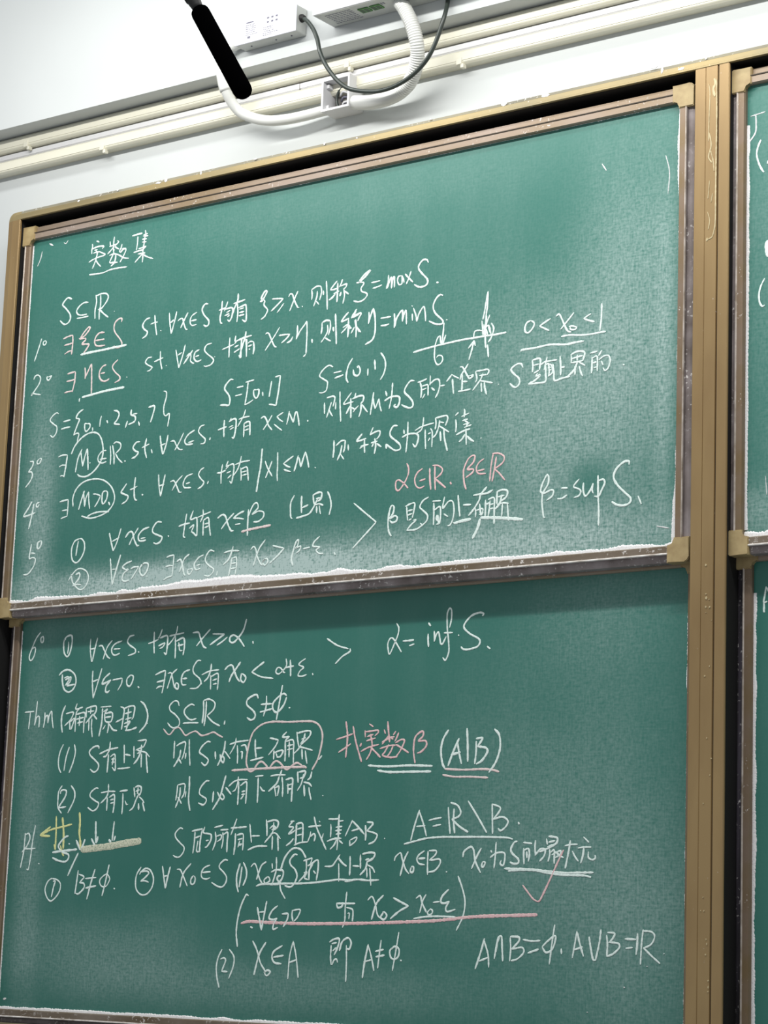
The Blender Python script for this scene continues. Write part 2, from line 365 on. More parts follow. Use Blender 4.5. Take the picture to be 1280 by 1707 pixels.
def slate(x0, x1, z0, z1, y, mat, label, dark=False, fw=0.037):
    root = empty('sliding_chalkboard', (x0, y, Z0 + z0), label, 'chalkboard')
    obj('slate', B(x0, x1, y, y + 0.012, z0, z1), mat, root)
    pr = rail_profile(fw)
    def rail(a, b, fix):
        bm = bmesh.new()
        rows = []
        for end, s in ((a, -1), (b, 1)):
            rows.append([bm.verts.new(fix(end, u * s, u, d)) for u, d in pr])
        n = len(pr)
        for i in range(n):
            f = bm.faces.new((rows[0][i], rows[0][(i + 1) % n], rows[1][(i + 1) % n], rows[1][i]))
            f.material_index = 1 if 3 <= i <= 5 else 2 if i >= 6 else 0
        bm.faces.new(rows[0][::-1]); bm.faces.new(rows[1])
        return bm
    obj('frame_rail', rail(x0, x1, lambda e, s, u, d: (e + s, y - d, z1 + u + Z0)), None, root, mats=[M_rail_h, M_seam, M_rail_h])
    obj('frame_rail', rail(x0, x1, lambda e, s, u, d: (e + s, y - d, z0 - u + Z0)), None, root, mats=[M_rail_b, M_ridge_glint_w, M_flange])
    obj('frame_stile', rail(z0, z1, lambda e, s, u, d: (x0 - u, y - d, e + s + Z0)), None, root, mats=[M_rail, M_ridge_glint, (M_flange_d if dark else M_flange)])
    obj('frame_stile', rail(z0, z1, lambda e, s, u, d: (x1 + u, y - d, e + s + Z0)), None, root, mats=[M_rail, M_ridge_glint, (M_flange_d if dark else M_flange)])
    g = 0.0012
    for sx, cx in ((1, x0 - fw - g), (-1, x1 + fw + g)):
        for sz, cz in ((1, z0 - fw - g), (-1, z1 + fw + g)):
            obj('corner_cap', cap_mesh(cx, cz, sx, sz, y - 0.0152, 0.054, fw + 0.001), M_cap, root)
    return root
H = 0.992
UL = slate(0.0, 2.004, -H, 0.004, 0.0, M_up, 'upper green chalkboard left of the post, notes headed by an underlined title')
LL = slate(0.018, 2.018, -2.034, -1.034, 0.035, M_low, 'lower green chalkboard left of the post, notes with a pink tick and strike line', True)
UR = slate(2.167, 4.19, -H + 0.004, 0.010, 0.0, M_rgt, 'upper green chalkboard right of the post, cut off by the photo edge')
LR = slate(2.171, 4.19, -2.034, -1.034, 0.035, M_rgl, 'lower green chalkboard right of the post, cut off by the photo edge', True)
BOARD = {'U': (UL, 0.0), 'L': (LL, 0.035), 'RU': (UR, 0.0), 'RL': (LR, 0.035)}

def dust_strip(bm, along, a0, a1, base, hfun, y, seed, step=0.0025, thick=0.0016):
    """ragged bank of chalk dust along a slate edge: `along` is 'x' or 'z'"""
    n = int(abs(a1 - a0) / step); j = ragged(n + 1, 1.0, seed, 0); j2 = ragged(n + 1, 3.0, seed + 1, 60); prev = None
    for i in range(n + 1):
        a = a0 + (a1 - a0) * i / n; h = hfun(a, j[i], j2[i])
        P = ((0.0, 0.0004), (0.0, thick), (h * .7, thick * .8), (h, 0.0002))
        cur = [bm.verts.new((a, y - d, base + u + Z0) if along == 'x' else (base + u, y - d, a + Z0)) for u, d in P]
        if prev:
            for k in range(3): bm.faces.new((prev[k], prev[k + 1], cur[k + 1], cur[k]))
        prev = cur
gs = lambda x, c, r: math.exp(-((x - c) / r) ** 2)
def dust(board, jobs):
    bm = bmesh.new()
    for jb in jobs: dust_strip(bm, *jb)
    obj('chalk_dust', bm, M_dust, board, kind='stuff', label='ragged bank of white chalk dust along the slate edge')
dust(UL, [('x', 0.0, 2.003, -H, lambda a, j, k: max(.002, .0075 + .013 * gs(a, .70, .30) + .003 * gs(a, 1.5, .4) + .0016 * j + .005 * k), 0.0, 1, .0025, .004),
          ('z', -H, 0.0, 2.004, lambda a, j, k: -max(.0006, .0034 + .009 * gs(a, -.97, .12) + .005 * gs(a, -.10, .10) + .0008 * j + .002 * k), 0.0, 5),
          ('z', -H, -0.01, 0.0, lambda a, j, k: max(.0006, .0030 + .0006 * j + .0008 * k), 0.0, 9),
          ('x', 0.02, 1.95, 0.004, lambda a, j, k: -max(.0001, -.0006 + .0012 * k + .0014 * j), 0.0, 21)])
dust(LL, [('x', 0.018, 2.018, -2.034, lambda a, j, k: max(.002, .0068 + .001 * j + .002 * k), 0.035, 31, .0025, .004),
          ('z', -2.03, -1.10, 2.018, lambda a, j, k: -max(.0006, .0042 + .0008 * j + .0015 * k), 0.035, 35),
          ('z', -2.03, -1.06, 0.018, lambda a, j, k: max(.0006, .0028 + .0006 * j + .0008 * k), 0.035, 39)])
dust(UR, [('x', 2.167, 4.19, -H + .004, lambda a, j, k: max(.002, .012 + .0018 * j + .004 * k), 0.0, 51, .0025, .004),
          ('z', -H + .02, -0.08, 2.167, lambda a, j, k: max(.0015, .0060 + .0008 * j + .0012 * k), 0.0, 55)])
dust(LR, [('x', 2.171, 4.19, -2.034, lambda a, j, k: max(.002, .007 + .001 * j), 0.035, 61),
          ('z', -2.03, -1.10, 2.171, lambda a, j, k: max(.0015, .0068 + .0009 * j + .002 * k), 0.035, 65)])

# ------------------------------------------------------------------ chalk writing: pen strokes on each slate, (x, depth below the top edge) in half millimetres
WRITING = {
    'heading': ('U', 'w', (
        '471 66 482 70 491 76;441 77 444 92 440 112 441 133;442 106 463 101 496 98 520 101 526 105 516 116;460 115 482 114;452 130 474 128 495 129;'
        '470 117 481 133 478 153 473 171 463 194 452 215;491 125 510 135 532 145 540 150 527 155 500 157 474 161 447 167 423 176;474 171 490 192 513 213;'
        '570 83 573 104 578 113;600 62 597 87 596 120 602 158;622 88 633 95 620 105 605 115;567 111 594 109 620 105;599 118 580 134 557 151;'
        '605 117 628 131 639 136;596 132 607 138;571 161 598 157 619 161 647 173 675 192;598 159 583 184 577 201 601 204 634 208;'
        '617 164 616 185 607 208 586 222;658 111 652 133 642 148 651 157;660 138 682 140 688 149 674 177 650 210;651 157 666 143 683 141;'
        '661 181 686 193 713 198;728 79 762 76 799 75;768 88 768 123 763 163;819 61 823 82 817 106 816 130 810 162 811 199 810 235;808 86 839 83;805 92 842 96;'
        '801 109 833 110;800 124 832 127;745 172 785 168 816 167;778 157 807 154 832 151;828 155 810 162;775 185 802 185 828 187;807 190 782 208 757 228;'
        '813 193 840 209 886 227;432 246 470 248 529 250 583 241 641 240 703 243')),
    'set_inclusion': ('U', 'w', (
        '317 363 285 352 259 370 250 387 277 411 307 444 313 471 297 492 270 496 237 471;440 398 406 396 373 412 356 435 369 455 397 463 435 462;'
        '361 476 405 476 446 475;491 365 498 404 491 449 494 496;492 371 532 364 566 369 581 388 569 414 538 443 512 450;525 370 528 424 522 459 524 505;'
        '518 445 554 476 590 501;629 473 632 475')),
    'first_definition': ('U', 'w', (
        '108 552 91 601 64 673;137 568 124 572 121 584 129 592 140 587 144 577 137 568;1.4:405 680 469 676 570 674 643 671 732 669;'
        '888 545 859 551 838 578 849 600 873 618 865 637 840 649;919 534 927 590 940 645;893 580 916 576 942 575;964 623 971 626;1019 536 1027 594 1039 650;'
        '1070 536 1058 588 1039 650;1030 592 1054 578;1081 589 1093 581 1112 581 1124 612 1138 639 1151 642;1148 552 1125 588 1102 629;'
        '1208 560 1175 575 1164 603 1178 625 1210 624;1170 601 1208 599;1282 527 1260 525 1242 550 1257 581 1290 615 1289 637 1274 643 1257 633;'
        '1375 524 1372 578 1365 611 1370 636 1382 643;1356 571 1375 568 1399 564;1412 532 1402 557 1391 580;'
        '1399 572 1424 568 1443 571 1447 588 1440 621 1428 637 1415 628;1407 590 1431 581;1395 605 1426 597;1414 613 1429 605;1450 550 1484 545 1526 539;'
        '1478 500 1477 534 1455 580 1440 626;1475 551 1481 598 1478 649;1483 576 1510 570 1531 568 1537 606 1536 652 1511 641;1489 584 1520 581;'
        '1490 602 1524 599;1488 618 1525 616;1629 567 1638 561 1655 537 1666 517 1656 513 1642 526 1631 548 1644 555;1623 564 1641 557;'
        '1644 555 1654 566 1650 585 1671 607 1675 617 1658 644 1635 657;1701 561 1734 564 1773 569;1773 569 1736 597 1697 624;1778 593 1758 615 1737 636;'
        '1806 566 1814 553 1829 555 1839 578 1852 604 1868 628 1877 629;1864 543 1842 583 1816 639;1893 624 1898 629;1949 549 1954 576 1952 601;'
        '1951 549 1981 537 2007 540;2007 540 2012 570 2002 609;1985 561 1984 589 1966 637;1982 613 2000 632;2023 564 2025 588;2039 517 2046 584 2052 665;'
        '2108 527 2086 547 2069 566 2087 569 2110 565;2088 590 2122 581;2111 537 2111 584 2110 636;2099 592 2080 608 2060 618;2139 524 2132 545 2121 562;'
        '2129 558 2152 553 2166 552 2161 568 2147 575;2150 576 2155 609 2147 648;2154 586 2180 604;2134 587 2126 608;'
        '2225 555 2242 555 2275 534 2307 506 2299 507 2274 520 2252 540 2242 555;'
        '2247 556 2267 559 2271 566 2255 587 2261 604 2287 615 2293 628 2274 646 2243 653 2212 644;2316 568 2344 567 2369 566;2325 597 2356 594 2381 588;'
        '2418 544 2417 578 2407 612;2413 610 2423 584 2436 558 2438 614;2438 612 2442 577 2452 558 2455 612;'
        '2494 560 2477 562 2473 582 2482 602 2498 600 2500 577 2497 558;2499 560 2509 583 2512 597;2516 554 2533 572 2564 602;2551 545 2539 578 2525 606;'
        '2651 519 2642 504 2621 500 2599 518 2595 540 2615 566 2646 598 2650 617 2634 631 2601 631 2572 615;2701 623 2714 626;2176 606 2181 602')),
    'first_definition_pink': ('U', 'p', (
        '270 576 304 568 339 564;339 564 342 613 338 670;280 613 307 611 340 608;287 662 314 651 338 649;422 593 394 592 387 589;'
        '394 590 419 562 451 536 463 540 453 556 427 579 401 588;422 593 435 595 433 605 411 622 445 627 462 632 447 653 425 675;'
        '570 580 535 578 510 595 502 619 510 641 534 649 580 651;508 616 572 617;'
        '686 540 688 522 668 520 642 536 635 566 647 593 679 627 698 655 689 672 660 675 642 663')),
    'second_definition': ('U', 'w', (
        '68 774 80 755 105 756 119 775 109 805 84 833 58 861 65 851 93 857 128 864;180 773 166 773 169 786 181 791 197 775 202 770 190 771 180 773;'
        '745 842 750 845;416 936 416 923 421 919;1.5:434 914 501 908 588 900 660 897 734 895;916 758 887 760 872 780 886 794 913 808 920 814 905 827 886 829;'
        '972 733 976 786 989 832;933 785 959 779 994 771;1016 815 1021 817;1078 740 1091 791 1104 839;1140 721 1128 771 1104 839;1093 771 1121 760;'
        '1151 786 1175 772 1183 788 1181 812 1201 827 1207 825;1193 757 1164 790 1135 823;1238 760 1210 771 1204 800 1223 820 1254 816;1212 794 1239 790;'
        '1320 737 1286 742 1272 765 1289 787 1328 816 1336 831 1318 849 1287 854 1273 849;1340 810 1346 812;1437 723 1436 776 1437 827;'
        '1389 780 1424 772 1467 763;1476 719 1472 747 1481 748 1470 761;1481 748 1511 740 1515 748 1514 787 1514 835 1501 823;1471 778 1498 770;'
        '1469 805 1505 790;1496 746 1532 738 1577 730;1543 706 1536 741 1523 778 1512 810;1542 744 1548 791 1551 837;1506 739 1539 734 1581 732;'
        '1541 705 1534 743 1511 812 1512 834;1549 745 1550 793 1551 839;1557 770 1571 762 1593 765;1593 765 1598 799 1594 830;1565 800 1574 802;'
        '1558 785 1585 781;1669 737 1678 732 1690 737 1711 776 1730 807 1743 813;1758 713 1727 754 1671 821;1756 756 1793 756 1825 758;'
        '1825 758 1803 778 1774 796;1844 772 1830 792 1807 800;1870 719 1871 759 1865 789;1865 789 1887 752 1915 722 1928 705;1928 705 1932 772 1931 871;'
        '1931 871 1923 879 1914 883;1964 800 1967 821;2023 727 2024 756 2020 784;2023 727 2048 719 2074 724;2074 724 2076 758 2066 795;'
        '2058 742 2060 775 2041 805 2022 826;2047 806 2065 818 2082 827;2093 758 2097 780;2104 692 2111 772 2117 848;'
        '2185 696 2163 714 2144 737 2169 733 2189 727;2154 769 2182 759 2203 780;2186 731 2186 778 2185 822;2182 763 2166 780 2144 796;'
        '2233 688 2220 712 2203 729;2209 727 2248 716;2224 741 2234 784 2236 829;2223 778 2207 804;2234 770 2255 806;2308 712 2310 740 2307 772;'
        '2308 770 2318 736 2334 697;2334 697 2346 745 2349 815 2334 854 2293 872;2380 754 2408 754 2442 754;2382 791 2410 792 2432 789;'
        '2460 740 2464 775 2463 812;2466 807 2475 767 2507 733 2510 788;2510 788 2516 759 2529 736 2534 805;2561 717 2567 721;2566 757 2569 792;'
        '2572 730 2588 769 2594 800;2594 800 2606 763 2632 732 2642 767 2646 805;'
        '2742 693 2725 687 2702 703 2687 737 2699 771 2738 808 2747 821 2739 831 2706 827 2665 807;2764 814 2772 816;2234 687 2218 708 2202 727;'
        '2215 717 2260 712 2250 732 2242 749;2230 738 2235 776 2235 827;2224 775 2205 805;2238 777 2265 808;2189 761 2186 816;2184 776 2207 779')),
    'second_definition_pink': ('U', 'p', (
        '317 774 348 770 375 768;375 768 373 822 360 876;314 814 345 813 372 810;302 875 329 872 362 871;442 754 448 785 448 816;'
        '448 810 464 782 485 744 489 739;489 739 495 811 500 903;596 758 570 765 551 788 551 818 570 840 597 846 623 837;560 801 590 800;'
        '678 741 650 760 641 779 663 807 695 833 696 851 663 863')),
    'example_sets': ('U', 'w', (
        '1475 946 1454 943 1425 968 1420 989 1446 1019 1457 1044 1452 1073 1425 1070 1394 1067;1499 989 1541 987;1490 1031 1535 1027;'
        '2103 959 2077 948 2043 965 2022 993 2046 1012 2070 1027 2073 1039 2066 1071 2044 1080 2023 1077;2108 989 2156 986;2115 1016 2168 1006;'
        '2221 929 2198 961 2188 992 2186 1025 2199 1049;271 985 257 978 230 990 211 1014 238 1037 263 1055 262 1085 240 1108 219 1096;'
        '309 1032 333 1030 360 1028;297 1071 329 1067 362 1066;451 980 418 996 401 1022 425 1032 413 1061 396 1100 391 1114;'
        '391 1114 410 1106 428 1111 423 1133 419 1153;484 1062 467 1062 470 1093 481 1103 503 1086 503 1066 484 1062;524 1086 526 1106;'
        '584 1030 577 1054 575 1088;623 1059 631 1075;670 1012 697 1020 708 1039 694 1067 679 1083 719 1092;770 1078 757 1113;'
        '793 1021 793 1048 821 1061 820 1086 778 1099;804 1047 836 1046;847 1090 855 1113;911 1023 951 1020 948 1052 930 1104;'
        '1010 949 1028 956 1030 983 1017 1030 1020 1070 1034 1081 1057 1074 1050 1139;1555 969 1571 967 1609 963;1571 968 1566 1027 1556 1084;'
        '1556 1084 1581 1077 1610 1064;1628 1016 1610 1016 1612 1042 1628 1059 1642 1041 1642 1017 1628 1016;1666 1030 1670 1052;1722 982 1715 1026 1710 1062;'
        '1743 965 1776 960;1776 960 1769 1032 1756 1111;1711 1099 1732 1103 1756 1111;2226 986 2233 1013 2256 1020 2269 999 2259 974 2251 976 2254 983;'
        '2315 993 2315 1028;2353 954 2359 1004;2388 924 2412 957 2419 994 2410 1030 2391 1058')),
    'number_line': ('U', 'w', (
        '2579 948 2630 941 2700 934 2764 929 2870 923 2923 923 2985 922 3037 923 3105 920;2752 826 2749 875 2743 928;2733 886 2737 919 2748 931;'
        '2765 886 2755 912 2748 931;2733 886 2720 894 2707 924 2703 960 2705 996 2719 1023 2738 1023 2751 1006 2747 988 2728 981 2715 990;'
        '2997 709 2988 759 2981 803 2972 842;2997 709 2996 774 2990 827 2987 885;2967 846 2971 882 2975 919;2974 896 2982 906 2975 916;'
        '3011 823 2999 850 2989 880 2980 915;2978 865 2982 902 2985 920;2993 827 2989 880 2989 943 2993 981;3020 864 3034 891 3029 917 3017 942 3005 954;'
        '2989 885 3005 874 3019 911;3005 874 3011 897 3022 920;2992 890 3001 918;3002 965 3009 1026;2923 923 2925 903 2932 891 2953 891 2974 896;'
        '2900 1025 2914 982 2926 935;2926 935 2913 951 2895 969;2926 935 2934 963;2852 1053 2864 1054 2875 1067 2892 1096 2903 1110;'
        '2898 1042 2880 1067 2860 1092 2853 1115;2908 1102 2897 1103 2906 1114 2921 1108 2926 1100 2908 1102')),
    'inequality_note': ('U', 'w', (
        '3239 883 3217 890 3206 913 3210 933 3227 938 3249 919 3256 898 3239 883;3345 888 3315 901 3285 916;3285 916 3310 929 3338 944;'
        '3372 882 3389 874 3403 896 3420 932 3437 959 3456 967;3468 877 3436 910 3399 946;3442 939 3458 939 3483 948 3475 957 3453 954 3448 941;'
        '3558 895 3539 903 3520 913;3520 913 3550 926 3577 935;3613 854 3612 920 3605 981;3402 980 3449 979 3503 987 3568 990 3600 988 3637 988;'
        '3187 1022 3190 1015 3229 1015 3273 1014 3345 1010 3428 1020 3482 1017 3524 1017')),
    'third_definition': ('U', 'w', (
        '3201 1099 3189 1080 3164 1080 3136 1100 3154 1124 3180 1147 3183 1171 3167 1186 3150 1182 3131 1165;3250 1069 3254 1098 3252 1127;'
        '3250 1071 3292 1070 3290 1122;3256 1096 3289 1093;3260 1133 3288 1122;3282 1135 3272 1148 3294 1146 3267 1167 3231 1180;'
        '3231 1180 3273 1181 3322 1179 3324 1145 3323 1102;3295 1099 3320 1087 3383 1086;3330 1065 3320 1106 3315 1125;3320 1106 3337 1099 3343 1138 3338 1157;'
        '3337 1099 3353 1106 3360 1140 3338 1157;3334 1118 3351 1117;3343 1131 3354 1127;3361 1102 3368 1141 3372 1180 3410 1175 3453 1171;'
        '3399 1069 3403 1117 3404 1160;3403 1124 3425 1124;3456 1069 3460 1095 3457 1109;3456 1071 3489 1061 3521 1065 3529 1076 3519 1108;'
        '3462 1091 3495 1086 3519 1084;3457 1109 3495 1109 3522 1106;3489 1075 3490 1104;3492 1109 3474 1145 3437 1173;3495 1109 3533 1131;3479 1126 3480 1167;'
        '3501 1129 3510 1159 3521 1179;3556 1078 3596 1073;3618 1071 3602 1095;3568 1097 3568 1133 3566 1170;3568 1102 3594 1098 3596 1165;3573 1124 3592 1122;'
        '3577 1148 3593 1145;3603 1114 3629 1100 3653 1101 3662 1126 3652 1157 3636 1167 3625 1152;3616 1120 3625 1140;3728 1149 3735 1155;'
        '81 1224 106 1229 98 1256 76 1280 97 1282 105 1303 91 1332 60 1362;150 1216 134 1229 138 1243 155 1239 164 1220 162 1214 150 1216;'
        '289 1220 321 1213 354 1216;354 1216 347 1276 338 1333;299 1274 319 1268 346 1270;310 1325 327 1324 338 1330;'
        '382 1214 406 1171 456 1131 515 1113 563 1123 592 1156 608 1207 606 1252 583 1294 539 1330 494 1345 453 1339 435 1327;458 1194 432 1244 419 1315;'
        '449 1206 459 1247 468 1288;468 1288 482 1234 496 1196;496 1196 503 1251 510 1312;518 1274 523 1277;'
        '633 1220 604 1222 579 1244 578 1269 602 1284 638 1280;590 1263 637 1262;658 1198 665 1248 666 1300;674 1197 688 1250 692 1300;'
        '681 1190 700 1182 730 1195 729 1220 698 1244;698 1244 720 1273 751 1298;763 1288 773 1292;'
        '866 1198 840 1200 819 1225 837 1244 857 1254 839 1274 814 1281;910 1185 901 1238 917 1289;881 1232 931 1217;946 1246 954 1268;'
        '1002 1181 1012 1230 1025 1281;1056 1182 1047 1229 1029 1281;1006 1235 1041 1226;1075 1219 1100 1220 1114 1241 1135 1265 1160 1270;'
        '1161 1183 1138 1224 1107 1268;1235 1177 1193 1196 1171 1225 1184 1246 1228 1248;1196 1238 1233 1232;'
        '1299 1157 1272 1164 1261 1189 1288 1216 1307 1232 1302 1251 1278 1253;1341 1226 1336 1240;1428 1146 1427 1193 1430 1234;1389 1194 1412 1189 1445 1183;'
        '1473 1141 1462 1159;1458 1159 1488 1148 1504 1154 1504 1202 1494 1246 1482 1240;1460 1188 1487 1181;1467 1200 1491 1191;1522 1154 1555 1148 1591 1146;'
        '1563 1108 1554 1136 1540 1158 1516 1191;1557 1179 1558 1217 1558 1248;1557 1179 1590 1173 1596 1207 1598 1243;1561 1198 1588 1192;1562 1215 1589 1210;'
        '1664 1165 1684 1158 1700 1176 1714 1206 1739 1232;1735 1156 1710 1191 1682 1224;1805 1150 1765 1167;1765 1167 1784 1185 1805 1197;'
        '1749 1203 1774 1222 1802 1241;1843 1147 1837 1182 1829 1214;1844 1159 1857 1184 1870 1208;1870 1208 1882 1159 1891 1160 1902 1198 1908 1229;'
        '1959 1205 1961 1214;2059 1131 2062 1187;2072 1109 2110 1105 2122 1115 2112 1156;2102 1132 2090 1167 2075 1207;2087 1167 2099 1187 2112 1204;'
        '2128 1135 2128 1172;2151 1086 2155 1156 2163 1236;2223 1099 2199 1124 2177 1152 2211 1149 2236 1147;2218 1127 2221 1173 2223 1226;'
        '2217 1163 2204 1185 2194 1202;2224 1173 2244 1185;2248 1105 2241 1129;2227 1132 2266 1123 2294 1126 2293 1149 2279 1161;2268 1169 2247 1185 2236 1198;'
        '2282 1162 2281 1198 2271 1225;2288 1167 2306 1189 2323 1208;2355 1113 2347 1169 2339 1223;2351 1137 2358 1170 2367 1196;2367 1196 2380 1168 2387 1149;'
        '2387 1149 2394 1184 2405 1214;2425 1116 2434 1143;2421 1164 2456 1150 2495 1150 2509 1160 2507 1188 2494 1204 2478 1195 2488 1188;'
        '2465 1080 2462 1146 2450 1206;2593 1087 2568 1086 2542 1114 2538 1137 2566 1163 2586 1188 2587 1210 2568 1215 2541 1205 2521 1194;'
        '2612 1097 2636 1094 2665 1086;2625 1095 2635 1132 2633 1174;2637 1119 2664 1115 2672 1118 2674 1168;2640 1137 2664 1131;2642 1178 2657 1157;'
        '2684 1072 2683 1120;2680 1115 2711 1096 2733 1099 2739 1126 2730 1161 2715 1184;2691 1132 2711 1148;2742 1130 2769 1129;2807 1081 2797 1093 2777 1113;'
        '2807 1083 2823 1094 2847 1106;2810 1104 2814 1140 2819 1176;2865 1088 2866 1128 2865 1168;2867 1124 2896 1127;2844 1168 2879 1168 2915 1165;'
        '2939 1084 2948 1120 2940 1137;2941 1084 2975 1084 3006 1083 3014 1093 3005 1109;2960 1108 3002 1107;2981 1098 2971 1123 2951 1147 2926 1173;'
        '2961 1131 2998 1140 3037 1151;2972 1141 2976 1186;2990 1141 2994 1170 3004 1202;3071 1158 3068 1164')),
    'fourth_definition': ('U', 'w', (
        '1012 1444 1046 1438;1238 1401 1195 1413 1176 1445 1186 1468 1230 1472;1195 1449 1222 1445;'
        '1311 1377 1287 1389 1276 1412 1296 1437 1313 1453 1298 1473 1274 1483;1343 1449 1336 1463;1430 1372 1424 1421 1426 1471;1396 1414 1423 1414 1453 1405;'
        '1466 1359 1455 1386 1470 1383 1453 1400;1470 1383 1500 1379 1505 1410 1494 1473 1481 1462;1460 1420 1487 1413;1468 1447 1491 1432;'
        '1512 1383 1557 1373 1607 1371;1550 1342 1544 1372 1529 1409 1503 1439;1549 1401 1554 1435 1555 1468;1553 1409 1588 1403 1597 1439 1602 1472;'
        '1557 1425 1590 1422;1560 1442 1591 1438;1704 1383 1720 1418 1753 1465;1748 1388 1732 1424 1711 1469;1882 1376 1848 1393 1820 1409;'
        '1820 1409 1844 1423 1865 1431;1824 1437 1845 1446 1869 1453;1911 1376 1902 1413 1889 1453;1915 1386 1922 1410 1929 1436;1929 1436 1941 1398 1954 1362;'
        '1954 1362 1968 1401 1979 1443;2016 1445 2022 1450;2126 1324 2128 1365 2125 1409;2139 1353 2169 1333 2195 1331;2195 1331 2193 1367 2186 1390;'
        '2176 1352 2169 1388 2151 1425;2166 1392 2179 1409 2191 1424;2213 1353 2216 1383;2297 1310 2281 1324 2265 1343 2293 1341 2321 1335;'
        '2310 1334 2311 1371 2314 1405;2308 1366 2284 1381;2289 1371 2336 1366;2360 1285 2347 1311 2342 1321;2342 1321 2375 1309 2400 1309 2398 1330 2382 1346;'
        '2350 1361 2388 1356;2371 1340 2378 1378 2372 1415;2366 1363 2356 1380;2383 1367 2412 1386;'
        '2504 1294 2479 1293 2461 1318 2465 1341 2499 1368 2521 1388 2522 1408 2495 1412 2467 1396 2439 1375;2439 1375 2442 1398;2540 1316 2544 1338;'
        '2531 1353 2568 1341 2612 1344 2626 1358 2621 1389 2609 1406 2594 1389;2563 1280 2563 1347 2557 1428;2605 1329 2645 1313 2714 1303;'
        '2653 1269 2650 1305 2640 1330 2608 1345;2664 1329 2666 1374 2670 1423;2694 1327 2705 1346 2705 1418;2681 1353 2697 1348;2683 1386 2693 1372;'
        '2721 1279 2725 1308 2721 1335;2724 1281 2761 1277 2785 1277 2791 1293 2779 1323;2746 1302 2770 1309;2746 1293 2741 1324 2727 1358 2709 1374;'
        '2741 1319 2774 1340 2801 1357;2750 1347 2755 1394;2771 1340 2776 1385 2794 1445;2851 1269 2833 1282;2836 1301 2840 1330 2838 1361;'
        '2882 1255 2885 1268 2883 1295;2867 1291 2911 1278;2873 1311 2904 1306;2879 1330 2916 1325;2885 1344 2926 1335;2886 1313 2905 1324 2895 1340;'
        '2841 1374 2885 1359 2919 1354;2895 1349 2897 1385 2899 1427;2891 1375 2876 1396 2858 1409;2902 1385 2921 1403 2942 1416;2978 1403 2983 1405;'
        '418 1497 413 1452 436 1404 487 1372 559 1364 627 1378 682 1417 709 1469 700 1512 660 1548 602 1565 543 1570 482 1553;'
        '525 1559 561 1547 613 1542 676 1547;115 1443 94 1474 62 1512 60 1521 104 1515 145 1506;130 1457 119 1521 103 1591;'
        '171 1453 151 1459 150 1474 160 1477 170 1463;319 1464 353 1459 380 1457;380 1457 381 1494 379 1546;340 1513 357 1512 379 1511;'
        '334 1555 357 1549 380 1545;494 1420 475 1468 459 1518;486 1424 494 1464 501 1505;501 1505 507 1461 525 1428;525 1428 528 1472 538 1520;'
        '556 1443 586 1448 610 1458;610 1458 593 1488 573 1513;651 1434 625 1442 622 1486 633 1502 654 1479 658 1445 644 1434;669 1495 680 1513;'
        '790 1410 763 1440 754 1454 778 1465 804 1478 793 1501 762 1515;1006 1383 1013 1442 1027 1498;1051 1387 1039 1444 1027 1498;1029 1443 1048 1438;'
        '1088 1429 1113 1427 1134 1458 1152 1488 1168 1489;1170 1403 1133 1433 1103 1476;848 1382 844 1445 851 1495 868 1505;815 1445 837 1440 865 1430;'
        '898 1477 908 1481;1682 1318 1676 1414 1668 1455 1657 1534;1781 1347 1784 1425 1783 1456 1787 1492')),
    'fifth_definition': ('U', 'w', (
        '132 1673 128 1698 122 1748 146 1747 167 1756 160 1790 132 1823 112 1834 85 1834;133 1721 161 1726;'
        '196 1661 177 1672 176 1697 186 1703 202 1684 204 1664 196 1661;'
        '478 1672 446 1683 428 1716 428 1756 441 1786 468 1797 497 1776 517 1738 515 1698 495 1675 478 1672;472 1683 465 1719 460 1761;'
        '416 1888 440 1860 471 1835 504 1831 542 1848 558 1878 551 1912 526 1937 500 1940 472 1923 446 1895 436 1855;'
        '467 1859 493 1854 495 1874 477 1897 452 1917;452 1917 478 1912 510 1915;688 1659 705 1711 722 1756;768 1641 747 1705 722 1756;711 1705 759 1689;'
        '801 1692 825 1667 848 1669 864 1709 885 1740 900 1739;888 1648 856 1689 830 1733;962 1651 921 1661 892 1687 896 1714 919 1719 944 1716;'
        '908 1706 940 1703;1046 1633 1014 1630 988 1657 989 1681 1025 1698 1052 1710 1041 1733 1016 1741 996 1734;1092 1705 1099 1711;'
        '1210 1603 1201 1660 1196 1717 1209 1725;1161 1664 1192 1657 1235 1653;1253 1590 1237 1634 1261 1632 1277 1631 1282 1662 1283 1719 1264 1708 1247 1697;'
        '1231 1681 1261 1665 1245 1702;1283 1629 1325 1618 1370 1607;1317 1591 1319 1622 1303 1654;1324 1644 1323 1684 1325 1725;'
        '1324 1646 1354 1637 1363 1678 1374 1729;1331 1666 1359 1664;1333 1685 1360 1678;705 1792 716 1858 728 1931;776 1778 752 1851 728 1931;'
        '723 1851 749 1851;856 1817 818 1827 794 1844 814 1858 833 1859 803 1879 795 1907 812 1918 844 1915;852 1856 874 1850 906 1850;'
        '906 1850 886 1875 857 1911;934 1835 913 1858 919 1887 939 1898 962 1876 969 1843 947 1834 928 1840;963 1902 967 1905;1091 1816 1115 1810 1140 1808;'
        '1140 1808 1137 1860 1132 1914;1088 1863 1112 1860 1134 1862;1077 1930 1104 1919 1132 1914;1161 1842 1185 1835 1200 1869 1212 1908 1222 1918;'
        '1243 1810 1210 1832 1194 1868 1181 1898;1248 1887 1236 1890 1237 1907 1250 1913 1264 1897 1266 1888 1248 1887;'
        '1336 1822 1303 1834 1277 1865 1288 1892 1319 1889;1293 1873 1317 1868;'
        '1405 1809 1374 1804 1349 1837 1354 1861 1379 1882 1405 1898 1400 1916 1376 1931 1346 1926;1430 1909 1426 1932;'
